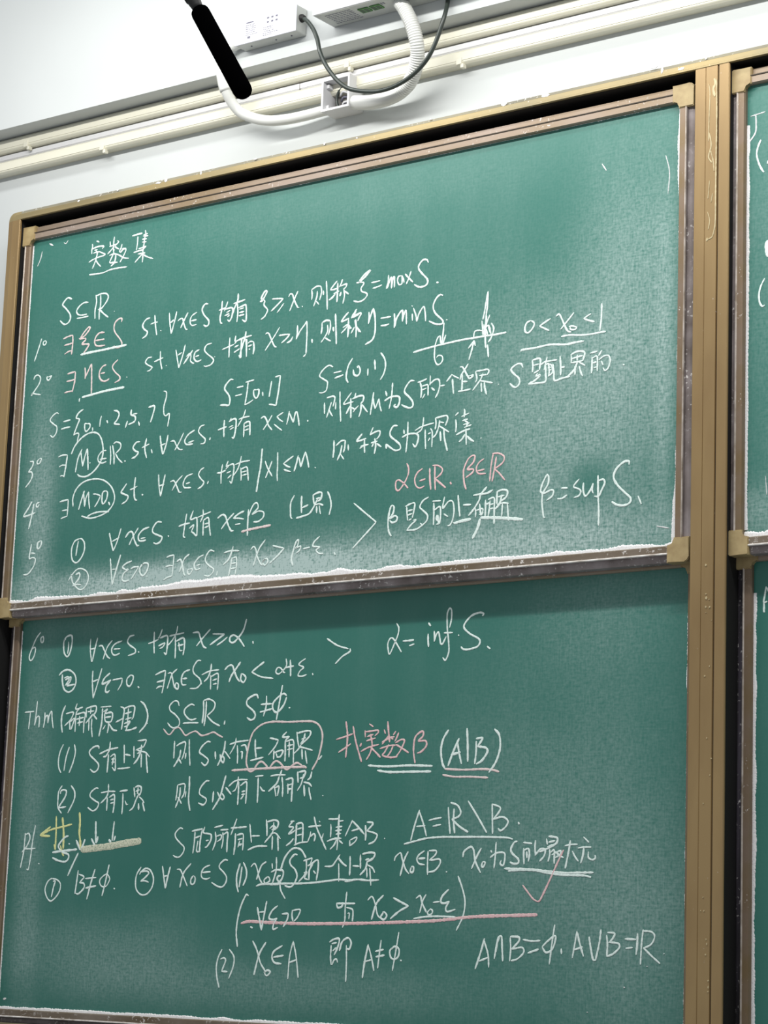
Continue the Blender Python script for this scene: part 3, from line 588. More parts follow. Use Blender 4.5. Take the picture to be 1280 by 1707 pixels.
        '1415 1644 1444 1629 1465 1638 1484 1681 1506 1714 1523 1715;1521 1627 1480 1660 1442 1701;1586 1622 1551 1633 1516 1653;1516 1653 1552 1656 1586 1663;'
        '1531 1685 1564 1684;1612 1615 1611 1676 1612 1748;'
        '1614 1651 1629 1616 1647 1592 1666 1591 1671 1615 1637 1643 1675 1631 1708 1639 1707 1664 1678 1682 1646 1682;'
        '1898 1571 1877 1607 1877 1653 1881 1679 1891 1687;1943 1578 1943 1618 1946 1664;1946 1639 1986 1627;1913 1686 1954 1680 1992 1671 2016 1645 2042 1602;'
        '2012 1579 2017 1610 2024 1631;2012 1582 2043 1572 2065 1576 2061 1604 2042 1615;2032 1601 2060 1599;2027 1631 2052 1628 2078 1638;2037 1637 2039 1672;'
        '2053 1636 2057 1659 2063 1679;2100 1572 2117 1604 2125 1645 2115 1688;1467 1822 1509 1815 1566 1819;1526 1793 1516 1823 1499 1857 1467 1881;'
        '1521 1849 1514 1895 1504 1940;1522 1854 1548 1851 1552 1892 1546 1935;1520 1880 1549 1877;1518 1905 1548 1902;'
        '1638 1819 1656 1805 1670 1819 1682 1856 1704 1893 1717 1902;1729 1776 1690 1821 1659 1900;'
        '1732 1870 1717 1889 1733 1903 1749 1886 1741 1870 1722 1879 1711 1899;1776 1810 1816 1820 1848 1828;1848 1828 1811 1860 1762 1895;'
        '1935 1789 1920 1803 1906 1842 1896 1887 1907 1918;1920 1803 1935 1794 1930 1824 1918 1833 1950 1826 1944 1845 1926 1857;1966 1840 2007 1835;'
        '2064 1787 2031 1812 2025 1832 2051 1836 2066 1840 2045 1853 2065 1870 2090 1871;2155 1872 2162 1884')),
    'fifth_definition_pink': ('U', 'p', (
        '1.4:1573 1725 1622 1718 1680 1713 1758 1707')),
    'field_note_pink': ('U', 'p', (
        '2564 1480 2575 1504 2574 1535 2554 1573 2523 1606 2506 1596 2505 1564 2521 1556 2549 1573 2576 1600;'
        '2657 1514 2628 1531 2613 1561 2622 1593 2644 1606 2671 1598;2640 1572 2675 1565;2697 1516 2700 1569 2707 1619;2726 1510 2728 1572 2733 1623;'
        '2712 1506 2744 1509 2769 1527 2762 1549 2728 1572;2733 1572 2758 1592 2791 1618;2815 1593 2822 1605;'
        '2906 1637 2895 1608 2889 1568 2891 1537 2913 1495 2940 1480 2950 1487 2941 1514 2910 1542 2942 1546 2938 1561 2902 1581;'
        '3001 1502 2974 1517 2959 1543 2971 1568 3013 1572;2966 1556 3005 1552;3050 1485 3040 1543 3035 1611;3068 1499 3059 1557 3048 1613;'
        '3045 1483 3080 1485 3110 1503 3104 1530 3059 1557;3061 1557 3087 1579 3118 1613')),
    'least_upper_bound': ('U', 'w', (
        '2261 1643 2324 1691 2398 1746;2398 1746 2345 1792 2265 1860;2482 1674 2473 1704 2467 1757 2474 1798 2489 1821;'
        '2475 1687 2488 1674 2499 1684 2495 1711 2477 1736 2506 1725 2520 1735 2513 1752 2491 1756 2477 1745;2564 1686 2591 1677 2617 1675 2616 1703 2607 1743;'
        '2572 1686 2576 1722 2580 1754;2579 1709 2608 1705;2579 1729 2606 1723;2586 1754 2604 1747;2610 1756 2629 1755 2600 1777 2577 1800;'
        '2577 1800 2628 1800 2665 1783 2690 1763 2692 1737 2662 1710 2648 1695 2665 1668 2697 1653;2654 1773 2662 1780;2719 1675 2767 1677;'
        '2727 1682 2729 1735 2729 1788;2731 1718 2762 1705 2767 1747 2763 1784;2748 1741 2743 1759 2754 1768 2753 1742;2748 1746 2757 1782 2744 1785;'
        '2787 1659 2778 1713 2809 1685 2833 1687 2842 1728 2836 1771 2821 1796 2808 1797;2785 1740 2809 1755;2839 1786 2860 1789;2862 1658 2868 1708 2876 1760;'
        '2892 1708 2936 1710;2947 1668 2979 1666 3021 1665 3055 1652;3022 1634 2988 1668 2980 1694 2953 1731 2924 1760;2958 1724 2963 1748 2962 1771;'
        '2961 1740 3000 1735 2996 1758 2982 1761;3015 1694 3016 1737 3015 1772;3018 1717 3036 1711;3029 1695 3061 1690 3064 1733 3065 1811;'
        '3040 1700 3037 1739 3031 1773;3041 1719 3062 1717;3042 1739 3060 1737;3078 1660 3077 1691 3078 1719;3078 1662 3108 1657 3133 1665 3127 1692 3091 1712;'
        '3081 1688 3118 1683;3104 1678 3092 1720 3065 1745;3078 1723 3110 1718 3142 1723;3108 1721 3106 1779;3135 1724 3139 1763 3143 1802;'
        '2983 1710 2992 1762 3005 1751;1.5:2843 1790 2885 1782 2939 1777;1.5:2990 1775 3094 1785 3221 1803;1.5:2988 1779 2975 1823 2949 1868')),
    'supremum': ('U', 'w', (
        '3344 1607 3320 1650 3311 1683 3321 1693 3320 1735 3326 1778 3331 1802 3338 1803;'
        '3344 1607 3353 1623 3350 1653 3326 1693 3365 1682 3380 1687 3373 1710 3344 1727;3419 1678 3454 1681;3401 1725 3426 1725 3452 1712;'
        '3514 1645 3488 1670 3486 1680 3513 1691 3523 1703 3513 1721 3487 1727;3536 1664 3535 1699 3547 1726 3571 1703 3586 1671;3586 1671 3581 1700 3587 1717;'
        '3610 1637 3612 1719 3617 1799 3617 1864;3613 1663 3637 1659 3645 1676 3629 1708 3615 1732 3593 1731;3814 1748 3832 1787;'
        '1.3:3767 1606 3766 1591 3741 1591 3703 1619 3690 1655 3710 1691 3748 1728 3777 1755 3773 1776 3745 1785 3711 1780 3682 1763')),
    'sixth_definition': ('L', 'w', (
        '171 2133 140 2167 113 2220 99 2254 101 2274 115 2280 134 2256 141 2221 133 2211 117 2220;'
        '187 2157 175 2166 179 2186 189 2189 196 2172 190 2156 187 2157;'
        '342 2188 364 2167 397 2164 403 2201 391 2254 373 2273 351 2252 344 2217 345 2188 358 2179;378 2194 379 2229 375 2258;535 2188 535 2242 549 2309;'
        '583 2185 569 2238 553 2309;536 2242 575 2239;594 2230 617 2229 636 2256 658 2286 678 2298;687 2204 654 2238 629 2299;'
        '756 2210 711 2222 687 2245 689 2269 709 2282 744 2274;700 2250 746 2250;837 2185 806 2191 792 2216 809 2236 846 2257 847 2277 800 2289;'
        '868 2272 876 2275;323 2368 352 2347 392 2343 434 2368 447 2407 433 2441 401 2458 367 2443 350 2403 347 2364;362 2384 388 2378 396 2395 372 2423;'
        '369 2394 408 2381 404 2405 385 2424 425 2421 441 2419;562 2354 563 2412 575 2497;625 2345 603 2414 575 2497;562 2412 602 2402;'
        '684 2372 647 2397 633 2425 662 2419 693 2408;693 2408 663 2436 659 2464 672 2470 688 2461;703 2409 738 2405 770 2402;770 2402 766 2430 743 2463;'
        '827 2388 803 2408 805 2437 825 2445 842 2419 844 2396 827 2388;879 2449 890 2457;972 2176 973 2234 978 2286;935 2234 966 2228 1003 2216;'
        '1025 2165 1011 2198 1000 2211;1012 2210 1059 2200 1064 2234 1059 2293 1043 2285;1005 2250 1045 2237 1034 2256 1013 2264;'
        '1127 2154 1120 2189 1095 2226 1065 2253;1074 2203 1124 2197 1173 2192;1115 2203 1119 2265 1120 2319;1123 2232 1169 2218 1178 2259 1172 2305;'
        '1139 2238 1148 2278 1167 2281;1134 2256 1171 2251;1229 2195 1266 2195 1280 2222 1301 2265 1324 2278;1344 2183 1299 2223 1258 2263;'
        '1359 2208 1395 2210 1438 2213;1438 2213 1397 2235 1345 2263;1457 2229 1428 2248 1390 2267;'
        '1574 2146 1557 2200 1523 2240 1495 2259 1473 2251 1475 2230 1498 2222 1529 2240 1552 2264 1568 2283;868 2272 877 2276;881 2451 891 2455;'
        '994 2396 1031 2383 1062 2376;1062 2376 1056 2431 1045 2490;1006 2433 1059 2425;1005 2465 1023 2456 1045 2455;'
        '1078 2392 1100 2391 1112 2424 1127 2463 1143 2470;1139 2372 1107 2396 1091 2433 1079 2468;1135 2440 1130 2463 1149 2473 1151 2450 1135 2440;'
        '1223 2380 1187 2390 1170 2418 1176 2451 1204 2454;1177 2423 1207 2422;1293 2338 1269 2338 1244 2370 1249 2398 1288 2427 1298 2451 1272 2473 1229 2474;'
        '1301 2447 1303 2457;1302 2409 1352 2393 1413 2389;1361 2356 1358 2389 1342 2425 1319 2443;1360 2412 1362 2449 1363 2484;'
        '1363 2421 1405 2407 1410 2447 1407 2488;1374 2440 1403 2433;1378 2459 1402 2456;1449 2391 1472 2373 1496 2372 1509 2396 1529 2433 1548 2453;'
        '1549 2356 1515 2396 1493 2423 1480 2452;1558 2412 1554 2444 1573 2458 1586 2436 1570 2419 1558 2416;1619 2258 1623 2271;1699 2363 1659 2386 1621 2410;'
        '1621 2410 1681 2435 1759 2447;1833 2354 1838 2385 1820 2409 1790 2427 1773 2416 1782 2397 1801 2398 1821 2419 1831 2422;1826 2399 1858 2395 1883 2392;'
        '1859 2361 1863 2401 1865 2441;1954 2360 1926 2374 1914 2388 1943 2402 1922 2418 1911 2440 1936 2444 1964 2437;1998 2432 2002 2442;'
        '2078 2270 2141 2306 2209 2326;2218 2324 2219 2339 2174 2361 2133 2394')),
    'theorem_statement': ('L', 'w', (
        '92 2552 126 2551 160 2549;133 2553 130 2600 127 2641;179 2496 175 2562 168 2623;170 2621 177 2587 193 2575 201 2587 201 2634;'
        '239 2557 239 2603 234 2637;236 2603 247 2579 261 2577 264 2614;264 2614 271 2575 286 2554 293 2595 305 2642;384 2526 364 2569 361 2617 372 2666;'
        '391 2570 424 2564 447 2564;447 2564 427 2600 386 2632;420 2605 424 2653;421 2614 453 2596 442 2629 431 2653;466 2519 459 2548 508 2540;'
        '488 2544 464 2567 461 2616 462 2666;461 2577 523 2570 521 2622 522 2673;466 2601 519 2593;475 2621 514 2615;488 2583 489 2636;531 2546 535 2594;'
        '531 2548 567 2540 599 2539 601 2563 584 2586;543 2565 588 2562;564 2547 563 2576;583 2576 559 2600 534 2623;583 2581 611 2606;555 2599 557 2662;'
        '575 2600 575 2643 585 2696;632 2544 707 2543;646 2550 645 2622 631 2693;654 2569 679 2556 661 2579;661 2579 713 2576 710 2619 671 2618 661 2579;'
        '669 2598 708 2595;694 2618 693 2652 688 2678;672 2637 655 2660;698 2633 726 2662 755 2668;769 2547 795 2560 792 2603 784 2664;742 2625 792 2607;'
        '792 2560 826 2549 865 2551 859 2605 850 2614;803 2584 848 2576;824 2556 823 2632;806 2613 850 2605;801 2634 839 2625 821 2646 802 2650;'
        '810 2669 848 2666 889 2655;826 2632 816 2670;904 2524 934 2546 957 2594 948 2641 906 2682;'
        '1164 2558 1154 2536 1129 2533 1102 2555 1107 2579 1139 2599 1169 2627 1168 2655 1138 2666 1113 2658 1093 2639;'
        '1266 2559 1241 2553 1205 2573 1201 2596 1227 2622 1252 2630 1282 2624;1195 2645 1241 2644 1296 2646;1322 2536 1326 2591 1321 2649;'
        '1341 2541 1341 2596 1334 2663;1325 2536 1361 2532 1396 2552 1389 2584 1349 2613;1349 2613 1387 2644 1436 2666;1466 2640 1463 2660;955 2637 960 2639;'
        '1671 2540 1660 2522 1635 2526 1603 2544 1602 2569 1639 2596 1656 2616 1651 2636 1629 2643 1605 2630;1722 2529 1722 2579 1708 2628;1689 2570 1759 2569;'
        '1685 2607 1742 2597 1761 2593;1818 2481 1804 2562 1789 2648;1847 2534 1827 2523 1790 2542 1763 2570 1768 2600 1794 2611 1830 2578 1847 2539;'
        '1862 2592 1872 2593')),
    'theorem_marks': ('L', 'p', (
        '1067 2668 1097 2695 1115 2696 1144 2669 1169 2665 1188 2679 1215 2705 1244 2695 1281 2687 1318 2708 1355 2705 1396 2695 1427 2709 1458 2722;'
        '1.2:1667 2876 1691 2851 1712 2846 1734 2861 1749 2874;'
        '1.2:1762 2874 1784 2852 1802 2845 1826 2856 1850 2878 1867 2887 1887 2877 1909 2862 1931 2857 1959 2870;'
        '1.2:1524 2884 1623 2881 1763 2878 1855 2876 1982 2877;1.2:1618 2879 1642 2892 1668 2885;'
        '1.2:2019 2892 2052 2840 2071 2770 2073 2724 2053 2684 2016 2664 1962 2660 1866 2660 1768 2656 1704 2666 1654 2697 1633 2736 1618 2794 1614 2848 1628 2881;'
        '1.2:1959 2870 1987 2881;1.2:2784 2903 2888 2909 2987 2908 3041 2912 3082 2922;1.2:2773 2929 2835 2939 2928 2941 3023 2947')),
    'infimum': ('L', 'w', (
        '2486 2220 2499 2243 2496 2274 2479 2312 2452 2363 2443 2345 2439 2314 2451 2291 2467 2290 2490 2317 2519 2357;2525 2306 2560 2306 2589 2304;'
        '2563 2330 2592 2323;2668 2229 2682 2245;2668 2279 2669 2309 2673 2342;2702 2268 2705 2294 2704 2318;'
        '2704 2318 2713 2290 2726 2275 2734 2300 2741 2330 2751 2331 2771 2297;'
        '2788 2259 2797 2217 2796 2177 2785 2168 2773 2193 2775 2259 2785 2324 2787 2372 2770 2407 2754 2394;2757 2281 2807 2282;2836 2295 2843 2297;'
        '2968 2214 2975 2204 2952 2198 2908 2210 2873 2243 2869 2264 2901 2292 2948 2316 2959 2333 2944 2354 2893 2364 2867 2361 2854 2349;2998 2355 3016 2368')),
    'upper_bound_case': ('L', 'w', (
        '386 2726 365 2765 357 2808 363 2847 380 2873;429 2741 410 2796 400 2864;463 2729 473 2768 462 2819 437 2875;'
        '637 2757 633 2744 604 2745 573 2766 578 2787 615 2814 640 2836 636 2861 611 2874 583 2858;642 2783 704 2763 770 2754;'
        '713 2722 710 2761 689 2794 669 2798;706 2786 704 2833 702 2878;719 2799 747 2787 755 2826 756 2868 734 2851;728 2812 748 2809;730 2829 750 2826;'
        '734 2842 742 2800;809 2740 813 2785 816 2833;819 2789 857 2796;772 2860 816 2859 858 2855;876 2748 878 2778 880 2809;'
        '900 2723 931 2722 956 2721 949 2742 939 2758;889 2770 939 2754;927 2743 924 2779 904 2816 880 2839;900 2770 924 2779 901 2787;'
        '929 2777 958 2784 985 2806;930 2788 930 2821 932 2857;961 2788 968 2839 977 2886;1146 2730 1146 2771 1146 2817;'
        '1160 2756 1186 2744 1216 2739 1217 2765 1210 2798 1199 2824;1189 2775 1184 2809 1168 2834 1148 2859;1172 2816 1188 2831 1198 2844;1224 2791 1221 2821;'
        '1242 2725 1246 2784 1255 2856;1381 2743 1362 2740 1329 2761 1312 2790 1342 2809 1370 2828 1366 2846 1350 2856 1327 2841;1413 2789 1418 2827;'
        '1445 2804 1454 2833 1469 2845 1473 2826 1462 2812;1475 2739 1470 2783 1454 2822 1432 2860;1475 2790 1511 2827;1504 2758 1549 2747 1622 2741;'
        '1543 2726 1540 2755 1523 2784 1507 2805;1552 2763 1557 2807 1558 2852;1576 2767 1602 2764 1615 2794;1575 2796 1585 2796 1585 2831;'
        '1664 2737 1666 2781 1674 2826;1669 2781 1708 2780;1639 2839 1676 2833 1720 2825;1754 2734 1782 2739 1808 2745;1808 2745 1789 2777 1750 2815;'
        '1783 2794 1783 2837;1786 2805 1823 2795 1839 2799 1824 2824 1801 2827;1795 2805 1806 2829;1857 2707 1833 2731 1876 2731;'
        '1874 2731 1852 2750 1853 2800 1853 2848;1855 2753 1898 2749 1903 2801 1905 2858;1863 2775 1899 2769;1864 2793 1898 2788;1875 2754 1877 2829;'
        '1919 2709 1925 2745 1934 2780;1924 2716 1964 2708 2000 2709 1997 2732 1949 2770;1969 2717 1962 2746 1945 2766;1948 2745 1975 2739;'
        '1953 2763 1932 2791 1906 2812;1932 2780 1977 2789 2019 2800;1953 2792 1958 2841;1974 2799 1980 2831 1988 2862;2076 2825 2057 2845')),
    'lower_bound_case': ('L', 'w', (
        '395 2938 373 2968 370 3011 374 3050 401 3080;386 2981 388 2966 408 2960 427 2969 418 2999 380 3048 398 3050 431 3046;'
        '457 2939 484 2970 484 3012 445 3078;650 2957 632 2955 599 2976 595 2997 631 3019 656 3032 646 3057 618 3069 582 3052;669 2979 721 2973 767 2974;'
        '717 2935 718 2973 706 3003 670 3032;714 3003 714 3037 714 3070;726 3003 760 2991 763 3037 758 3081;736 3016 758 3012;737 3033 760 3029;'
        '796 2974 824 2971 851 2969;819 2983 821 3038 819 3088;836 3021 847 3040 858 3038;891 2955 901 3005;900 2955 919 2949 940 2956 939 2981 929 2997;'
        '904 2976 932 2968;920 2955 917 2989;928 2985 908 3022 893 3055 869 3072;929 3002 953 3019 965 3035;928 3035 931 3068;954 3031 971 3075;'
        '1181 2949 1179 2985 1174 3024;1181 2949 1225 2944 1229 2968 1223 2997 1210 3015;1199 2960 1197 3004 1174 3060;1185 3007 1201 3026 1212 3041;'
        '1237 2979 1234 3010;1256 2906 1258 2961 1257 3023 1270 3076;1386 2932 1365 2933 1333 2962 1325 2991 1345 3006 1368 3017 1371 3032 1353 3048 1321 3038;'
        '1416 2982 1414 3011 1412 3036;1440 2986 1456 3011 1476 3024 1485 3012 1469 2993;1490 2907 1476 2954 1456 3015 1415 3072;1491 2965 1529 3000;'
        '1510 2961 1546 2937 1588 2930 1628 2931;1569 2914 1566 2944 1554 2977 1535 2987;1572 2937 1573 2991 1572 3051;1583 2959 1620 2942 1623 2992 1621 3046;'
        '1594 2988 1615 2985;1593 3002 1616 2999;1607 3006 1589 3024;1674 2916 1725 2913;1693 2921 1694 2975 1694 3043;1707 2965 1722 2983 1739 2987;'
        '1769 2916 1811 2911 1861 2912;1837 2887 1825 2917;1823 2917 1808 2952 1760 2989;1795 2963 1807 3013;1800 2973 1823 2967 1816 3011;'
        '1839 2921 1846 2963 1847 3017;1863 2935 1903 2931 1904 2978 1903 3040;1871 2964 1905 2955;1877 2953 1880 3003;1879 2982 1901 2978;1933 2898 1939 2951;'
        '1938 2901 1979 2897 1975 2920 1963 2937;1970 2909 1959 2955 1936 2988;1949 2930 1971 2927;1972 2948 2004 2955 2023 2970;1975 2962 1981 3015;'
        '2005 2973 2011 3001 2022 3033;2019 2899 2012 2927 1995 2939;2088 3012 2094 3015')),
    'proof_hint_pink': ('L', 'p', (
        '2211 2668 2223 2741 2217 2839;2157 2752 2211 2740 2255 2728;2173 2813 2213 2793 2245 2774;2254 2692 2274 2768 2311 2861;2307 2773 2299 2789;'
        '2325 2714 2328 2747;2348 2685 2373 2699;2325 2721 2366 2719 2398 2716 2403 2726 2383 2742;2338 2744 2375 2735;2335 2764 2388 2752;'
        '2305 2812 2353 2793 2409 2782;2358 2732 2369 2784 2358 2823 2338 2852;2361 2794 2395 2821 2420 2843;2455 2676 2459 2709 2470 2774;2435 2714 2444 2734;'
        '2504 2723 2488 2742;2425 2773 2465 2754 2497 2749;2464 2741 2445 2763 2426 2782;2473 2748 2489 2761;2414 2802 2466 2790 2506 2788;'
        '2466 2783 2443 2819 2432 2834 2477 2844 2517 2841;2490 2791 2476 2819 2456 2842;2520 2730 2505 2762 2498 2771;'
        '2502 2778 2537 2763 2554 2770 2532 2814 2509 2841;2506 2785 2539 2802 2580 2825;'
        '2618 2874 2607 2816 2613 2758 2640 2733 2659 2731 2656 2753 2633 2772 2673 2773 2678 2796 2651 2821 2628 2828')),
    'proof_hint': ('L', 'w', (
        '1.2:2349 2878 2454 2885 2582 2883 2717 2888;1.2:2403 2902 2472 2911 2584 2912 2710 2913;1.2:2800 2726 2771 2769 2761 2820 2771 2878 2787 2903;'
        '1.2:2860 2766 2831 2822 2802 2891;1.2:2849 2778 2862 2835 2876 2883;1.2:2816 2841 2870 2829;1.2:2901 2722 2907 2799 2910 2874;'
        '1.2:2953 2781 2954 2831 2948 2885;1.2:2952 2771 2987 2769 2976 2788 2961 2806;1.2:2961 2806 3007 2814 3015 2833 2986 2870 2956 2885;'
        '1.2:3050 2730 3077 2759 3083 2816 3062 2878 3026 2924')),
    'proof_label': ('L', 'w', (
        '152 3178 148 3270 132 3356;153 3187 177 3181 187 3207 167 3247 137 3276;222 3138 208 3218 200 3304 189 3365 177 3362;151 3259 192 3259 232 3256;'
        '259 3333 267 3336;365 3406 335 3424 318 3463 334 3503 363 3522 397 3502 422 3468 423 3434 398 3415 365 3409;371 3423 386 3423 377 3451 366 3502;'
        '543 3366 536 3428 529 3484;548 3386 576 3394 585 3402 556 3428;556 3428 587 3433 589 3455 553 3484 533 3481;593 3408 670 3402;601 3455 673 3443;'
        '659 3360 634 3433 613 3511;753 3337 736 3415 716 3493;762 3401 738 3385 701 3407 695 3427 712 3446 742 3443 763 3409 754 3398;793 3454 801 3458;'
        '1.2:462 3194 435 3202 398 3236 396 3253 425 3276 466 3287 468 3310 445 3324 397 3318 356 3304;1.2:354 3277 425 3270 526 3262;'
        '1.2:536 3279 505 3332 471 3394;1.2:465 3233 473 3236;1.2:644 3121 648 3175 652 3231;1.2:620 3208 633 3225 646 3242;1.2:665 3197 656 3231;'
        '1.2:771 3122 767 3170 763 3220;1.2:740 3214 756 3226;1.2:784 3195 775 3220;1.2:515 3214 533 3242 546 3265;1.2:577 3211 564 3242 550 3265')),
    'proof_label_yellow': ('L', 'y', (
        '1.3:366 3093 371 3173 373 3264;1.3:362 3236 373 3264;1.3:410 3100 425 3179 428 3259;1.3:481 3135 414 3148 336 3162 258 3190;'
        '1.3:258 3190 297 3167 331 3147;1.3:258 3190 291 3193 331 3195;1.3:407 3242 421 3276 435 3296;1.3:528 3075 535 3123 535 3180 544 3219 549 3256')),
    'proof_second_line': ('L', 'w', (
        '970 3348 942 3386 937 3430 948 3463 980 3484 1017 3479 1048 3446 1054 3402 1030 3364 1000 3356 971 3370;'
        '961 3386 971 3372 1009 3369 1021 3380 996 3402 971 3419;971 3419 997 3416 1024 3423;1109 3343 1122 3398 1135 3452;1161 3346 1146 3402 1135 3452;'
        '1118 3396 1146 3389;1205 3359 1226 3361 1243 3384 1277 3440;1295 3330 1248 3379 1229 3447;1315 3388 1299 3406 1300 3428 1318 3428 1326 3406 1319 3390;'
        '1417 3338 1379 3352 1363 3379 1370 3399 1397 3405 1421 3398;1369 3374 1422 3370;'
        '1528 3315 1507 3313 1479 3333 1477 3351 1505 3373 1524 3396 1520 3422 1498 3442 1468 3438 1431 3421;1605 3329 1588 3386 1590 3431 1602 3466;'
        '1618 3344 1612 3395 1605 3442;1625 3324 1645 3359 1647 3395 1629 3435;1673 3346 1693 3330 1708 3346 1728 3399 1750 3427;1767 3321 1737 3341 1711 3405;'
        '1780 3392 1758 3407 1767 3423 1792 3411 1786 3394 1774 3392;1802 3328 1806 3354;1798 3370 1829 3359 1861 3363;1827 3299 1829 3359 1810 3422;'
        '1710 3436 1742 3427 1810 3425 1873 3422;1794 3429 1884 3423 1973 3422 2060 3417 2147 3408 2204 3402 2262 3404 2319 3401 2376 3405 2437 3402;'
        '2239 3411 2290 3404;1829 3359 1869 3363 1870 3391 1853 3414 1838 3405 1840 3391 1858 3386;1854 3419 1862 3455 1891 3494;'
        '1856 3359 1877 3304 1911 3267 1940 3257 1976 3267 2005 3303;1954 3289 1936 3287 1910 3313 1915 3336 1943 3358 1956 3390 1937 3427 1914 3439 1884 3432;'
        '1966 3415 1994 3390 2005 3372;1991 3317 2043 3303;2008 3308 2010 3354 2001 3395;2018 3340 2044 3331 2028 3363 2028 3406;'
        '1996 3372 2014 3370 2001 3395 2022 3404;2043 3303 2033 3335;2033 3338 2061 3317 2078 3315 2080 3353 2072 3408;2052 3362 2067 3376;'
        '2118 3342 2161 3340 2183 3317 2207 3287;2194 3301 2224 3328 2247 3341;2200 3328 2203 3371 2205 3411;2265 3294 2267 3335 2266 3383;2282 3339 2322 3341;'
        '2325 3287 2326 3316 2328 3352;2336 3285 2381 3278 2407 3283 2399 3303 2366 3321;2354 3312 2377 3307;2366 3316 2356 3352 2326 3381;'
        '2367 3334 2396 3348 2411 3370;2364 3348 2367 3392;2381 3348 2386 3388 2391 3428')),
    'proof_first_line': ('L', 'w', (
        '1231 3164 1212 3159 1183 3184 1188 3207 1220 3234 1243 3252 1241 3275 1219 3298 1194 3300 1175 3291;1289 3175 1325 3169 1358 3164;'
        '1310 3178 1308 3230 1302 3282;1355 3167 1346 3221 1344 3277;1315 3207 1345 3198;1331 3221 1326 3271 1350 3271;1372 3153 1362 3180 1374 3185;'
        '1365 3185 1392 3187 1414 3194 1412 3221 1390 3250 1378 3253;1382 3221 1400 3219;1432 3158 1488 3147;1439 3178 1445 3221 1427 3268;'
        '1447 3201 1476 3194 1477 3212 1454 3226;1472 3170 1522 3168;1487 3181 1490 3221 1483 3259;1488 3194 1517 3183 1517 3230 1518 3277;'
        '1536 3161 1586 3159 1636 3156;1572 3116 1556 3154 1538 3195;1567 3186 1567 3239 1562 3289;1576 3195 1614 3191 1617 3231 1616 3268;1584 3217 1613 3211;'
        '1591 3244 1611 3237;1596 3222 1586 3253;1654 3142 1661 3186 1669 3231;1667 3200 1719 3199;1648 3266 1702 3249 1768 3248;1755 3122 1761 3165 1763 3200;'
        '1759 3134 1805 3125 1828 3134 1826 3156 1807 3172;1778 3165 1800 3152 1812 3163 1790 3171;1802 3134 1796 3183 1750 3232;1785 3191 1814 3187 1847 3214;'
        '1797 3200 1798 3266;1829 3200 1836 3271;1921 3128 1896 3156 1923 3161 1895 3191 1921 3182 1935 3172;1883 3246 1909 3230 1926 3212;1903 3133 1927 3131;'
        '1940 3142 1940 3198 1939 3239;1937 3145 1969 3140 1979 3152 1980 3230;1944 3170 1973 3163;1946 3198 1975 3193;1930 3244 1968 3232 2012 3229;'
        '2012 3159 2050 3155 2088 3153;2044 3111 2062 3162 2091 3212 2124 3266;2075 3132 2081 3137;2027 3180 2025 3198 2012 3228;'
        '2026 3205 2046 3191 2055 3203 2050 3226;2104 3189 2094 3217;2130 3123 2162 3124 2194 3122;2193 3101 2191 3126 2192 3212;2145 3146 2147 3171 2146 3208;'
        '2186 3135 2220 3131;2175 3162 2213 3158;2173 3178 2211 3174;2177 3194 2208 3190;2126 3226 2166 3215 2210 3213;2189 3212 2188 3240 2186 3267;'
        '2184 3217 2168 3244 2146 3263;2196 3222 2219 3237;2272 3129 2256 3158 2232 3203;2272 3134 2308 3163 2343 3195;2268 3179 2314 3168;2259 3222 2261 3249;'
        '2259 3222 2298 3208 2293 3226 2263 3247;2347 3152 2351 3186 2350 3224;2355 3139 2386 3141 2389 3150 2357 3179;'
        '2357 3179 2400 3189 2417 3200 2401 3227 2368 3240;2458 3213 2462 3216')),
    'complement_note': ('L', 'w', (
        '2653 3085 2627 3156 2608 3225;2650 3091 2677 3152 2695 3205;2637 3161 2687 3157;2705 3134 2739 3127 2776 3122;2728 3160 2774 3153;'
        '2811 3075 2817 3133 2825 3195;2843 3082 2842 3138 2850 3193;2823 3055 2861 3068 2880 3098 2868 3118 2832 3130;2832 3130 2876 3163 2923 3188;'
        '2918 3048 2972 3119 3023 3191;3049 3062 3052 3129 3055 3196;3052 3065 3092 3080 3086 3100 3057 3132;'
        '3057 3132 3105 3122 3135 3140 3124 3165 3098 3182 3083 3172;3189 3145 3195 3155;'
        '2571 3240 2618 3230 2692 3215 2773 3209 2866 3209 2963 3209 3048 3210 3132 3213 3164 3220')),
    'maximum_note': ('L', 'w', (
        '2520 3316 2526 3298 2553 3280 2564 3308 2585 3354 2605 3374;2597 3273 2577 3308 2555 3384;2616 3344 2611 3364 2626 3366 2629 3344 2616 3341;'
        '2688 3270 2658 3288 2646 3308 2659 3328 2691 3333;2655 3306 2693 3303;2707 3270 2706 3328 2708 3378;2713 3270 2751 3270 2748 3288 2715 3313;'
        '2721 3313 2771 3308 2775 3328 2748 3358 2711 3366;2809 3363 2815 3365;2899 3298 2905 3273 2940 3253 2956 3268 2967 3318 2996 3367;'
        '2998 3258 2978 3288 2947 3350;3006 3318 3001 3337 3010 3342 3020 3322 3006 3318;3047 3268 3053 3278;'
        '3045 3300 3080 3280 3119 3280 3123 3307 3115 3334 3099 3327 3105 3312;3075 3231 3072 3298 3067 3347;'
        '3188 3229 3171 3234 3154 3263 3163 3283 3194 3307 3194 3324 3171 3327 3150 3320;3218 3234 3265 3239;3222 3258 3222 3293 3225 3329;'
        '3225 3268 3245 3261 3252 3283 3247 3317;3237 3273 3239 3302;3282 3224 3280 3258 3284 3290;3281 3290 3310 3263 3333 3266 3328 3293 3305 3316;'
        '3338 3217 3344 3244;3349 3208 3390 3213 3396 3225 3385 3242 3344 3254;3350 3234 3384 3227;3304 3276 3350 3259 3385 3244;3356 3263 3357 3288 3349 3317;'
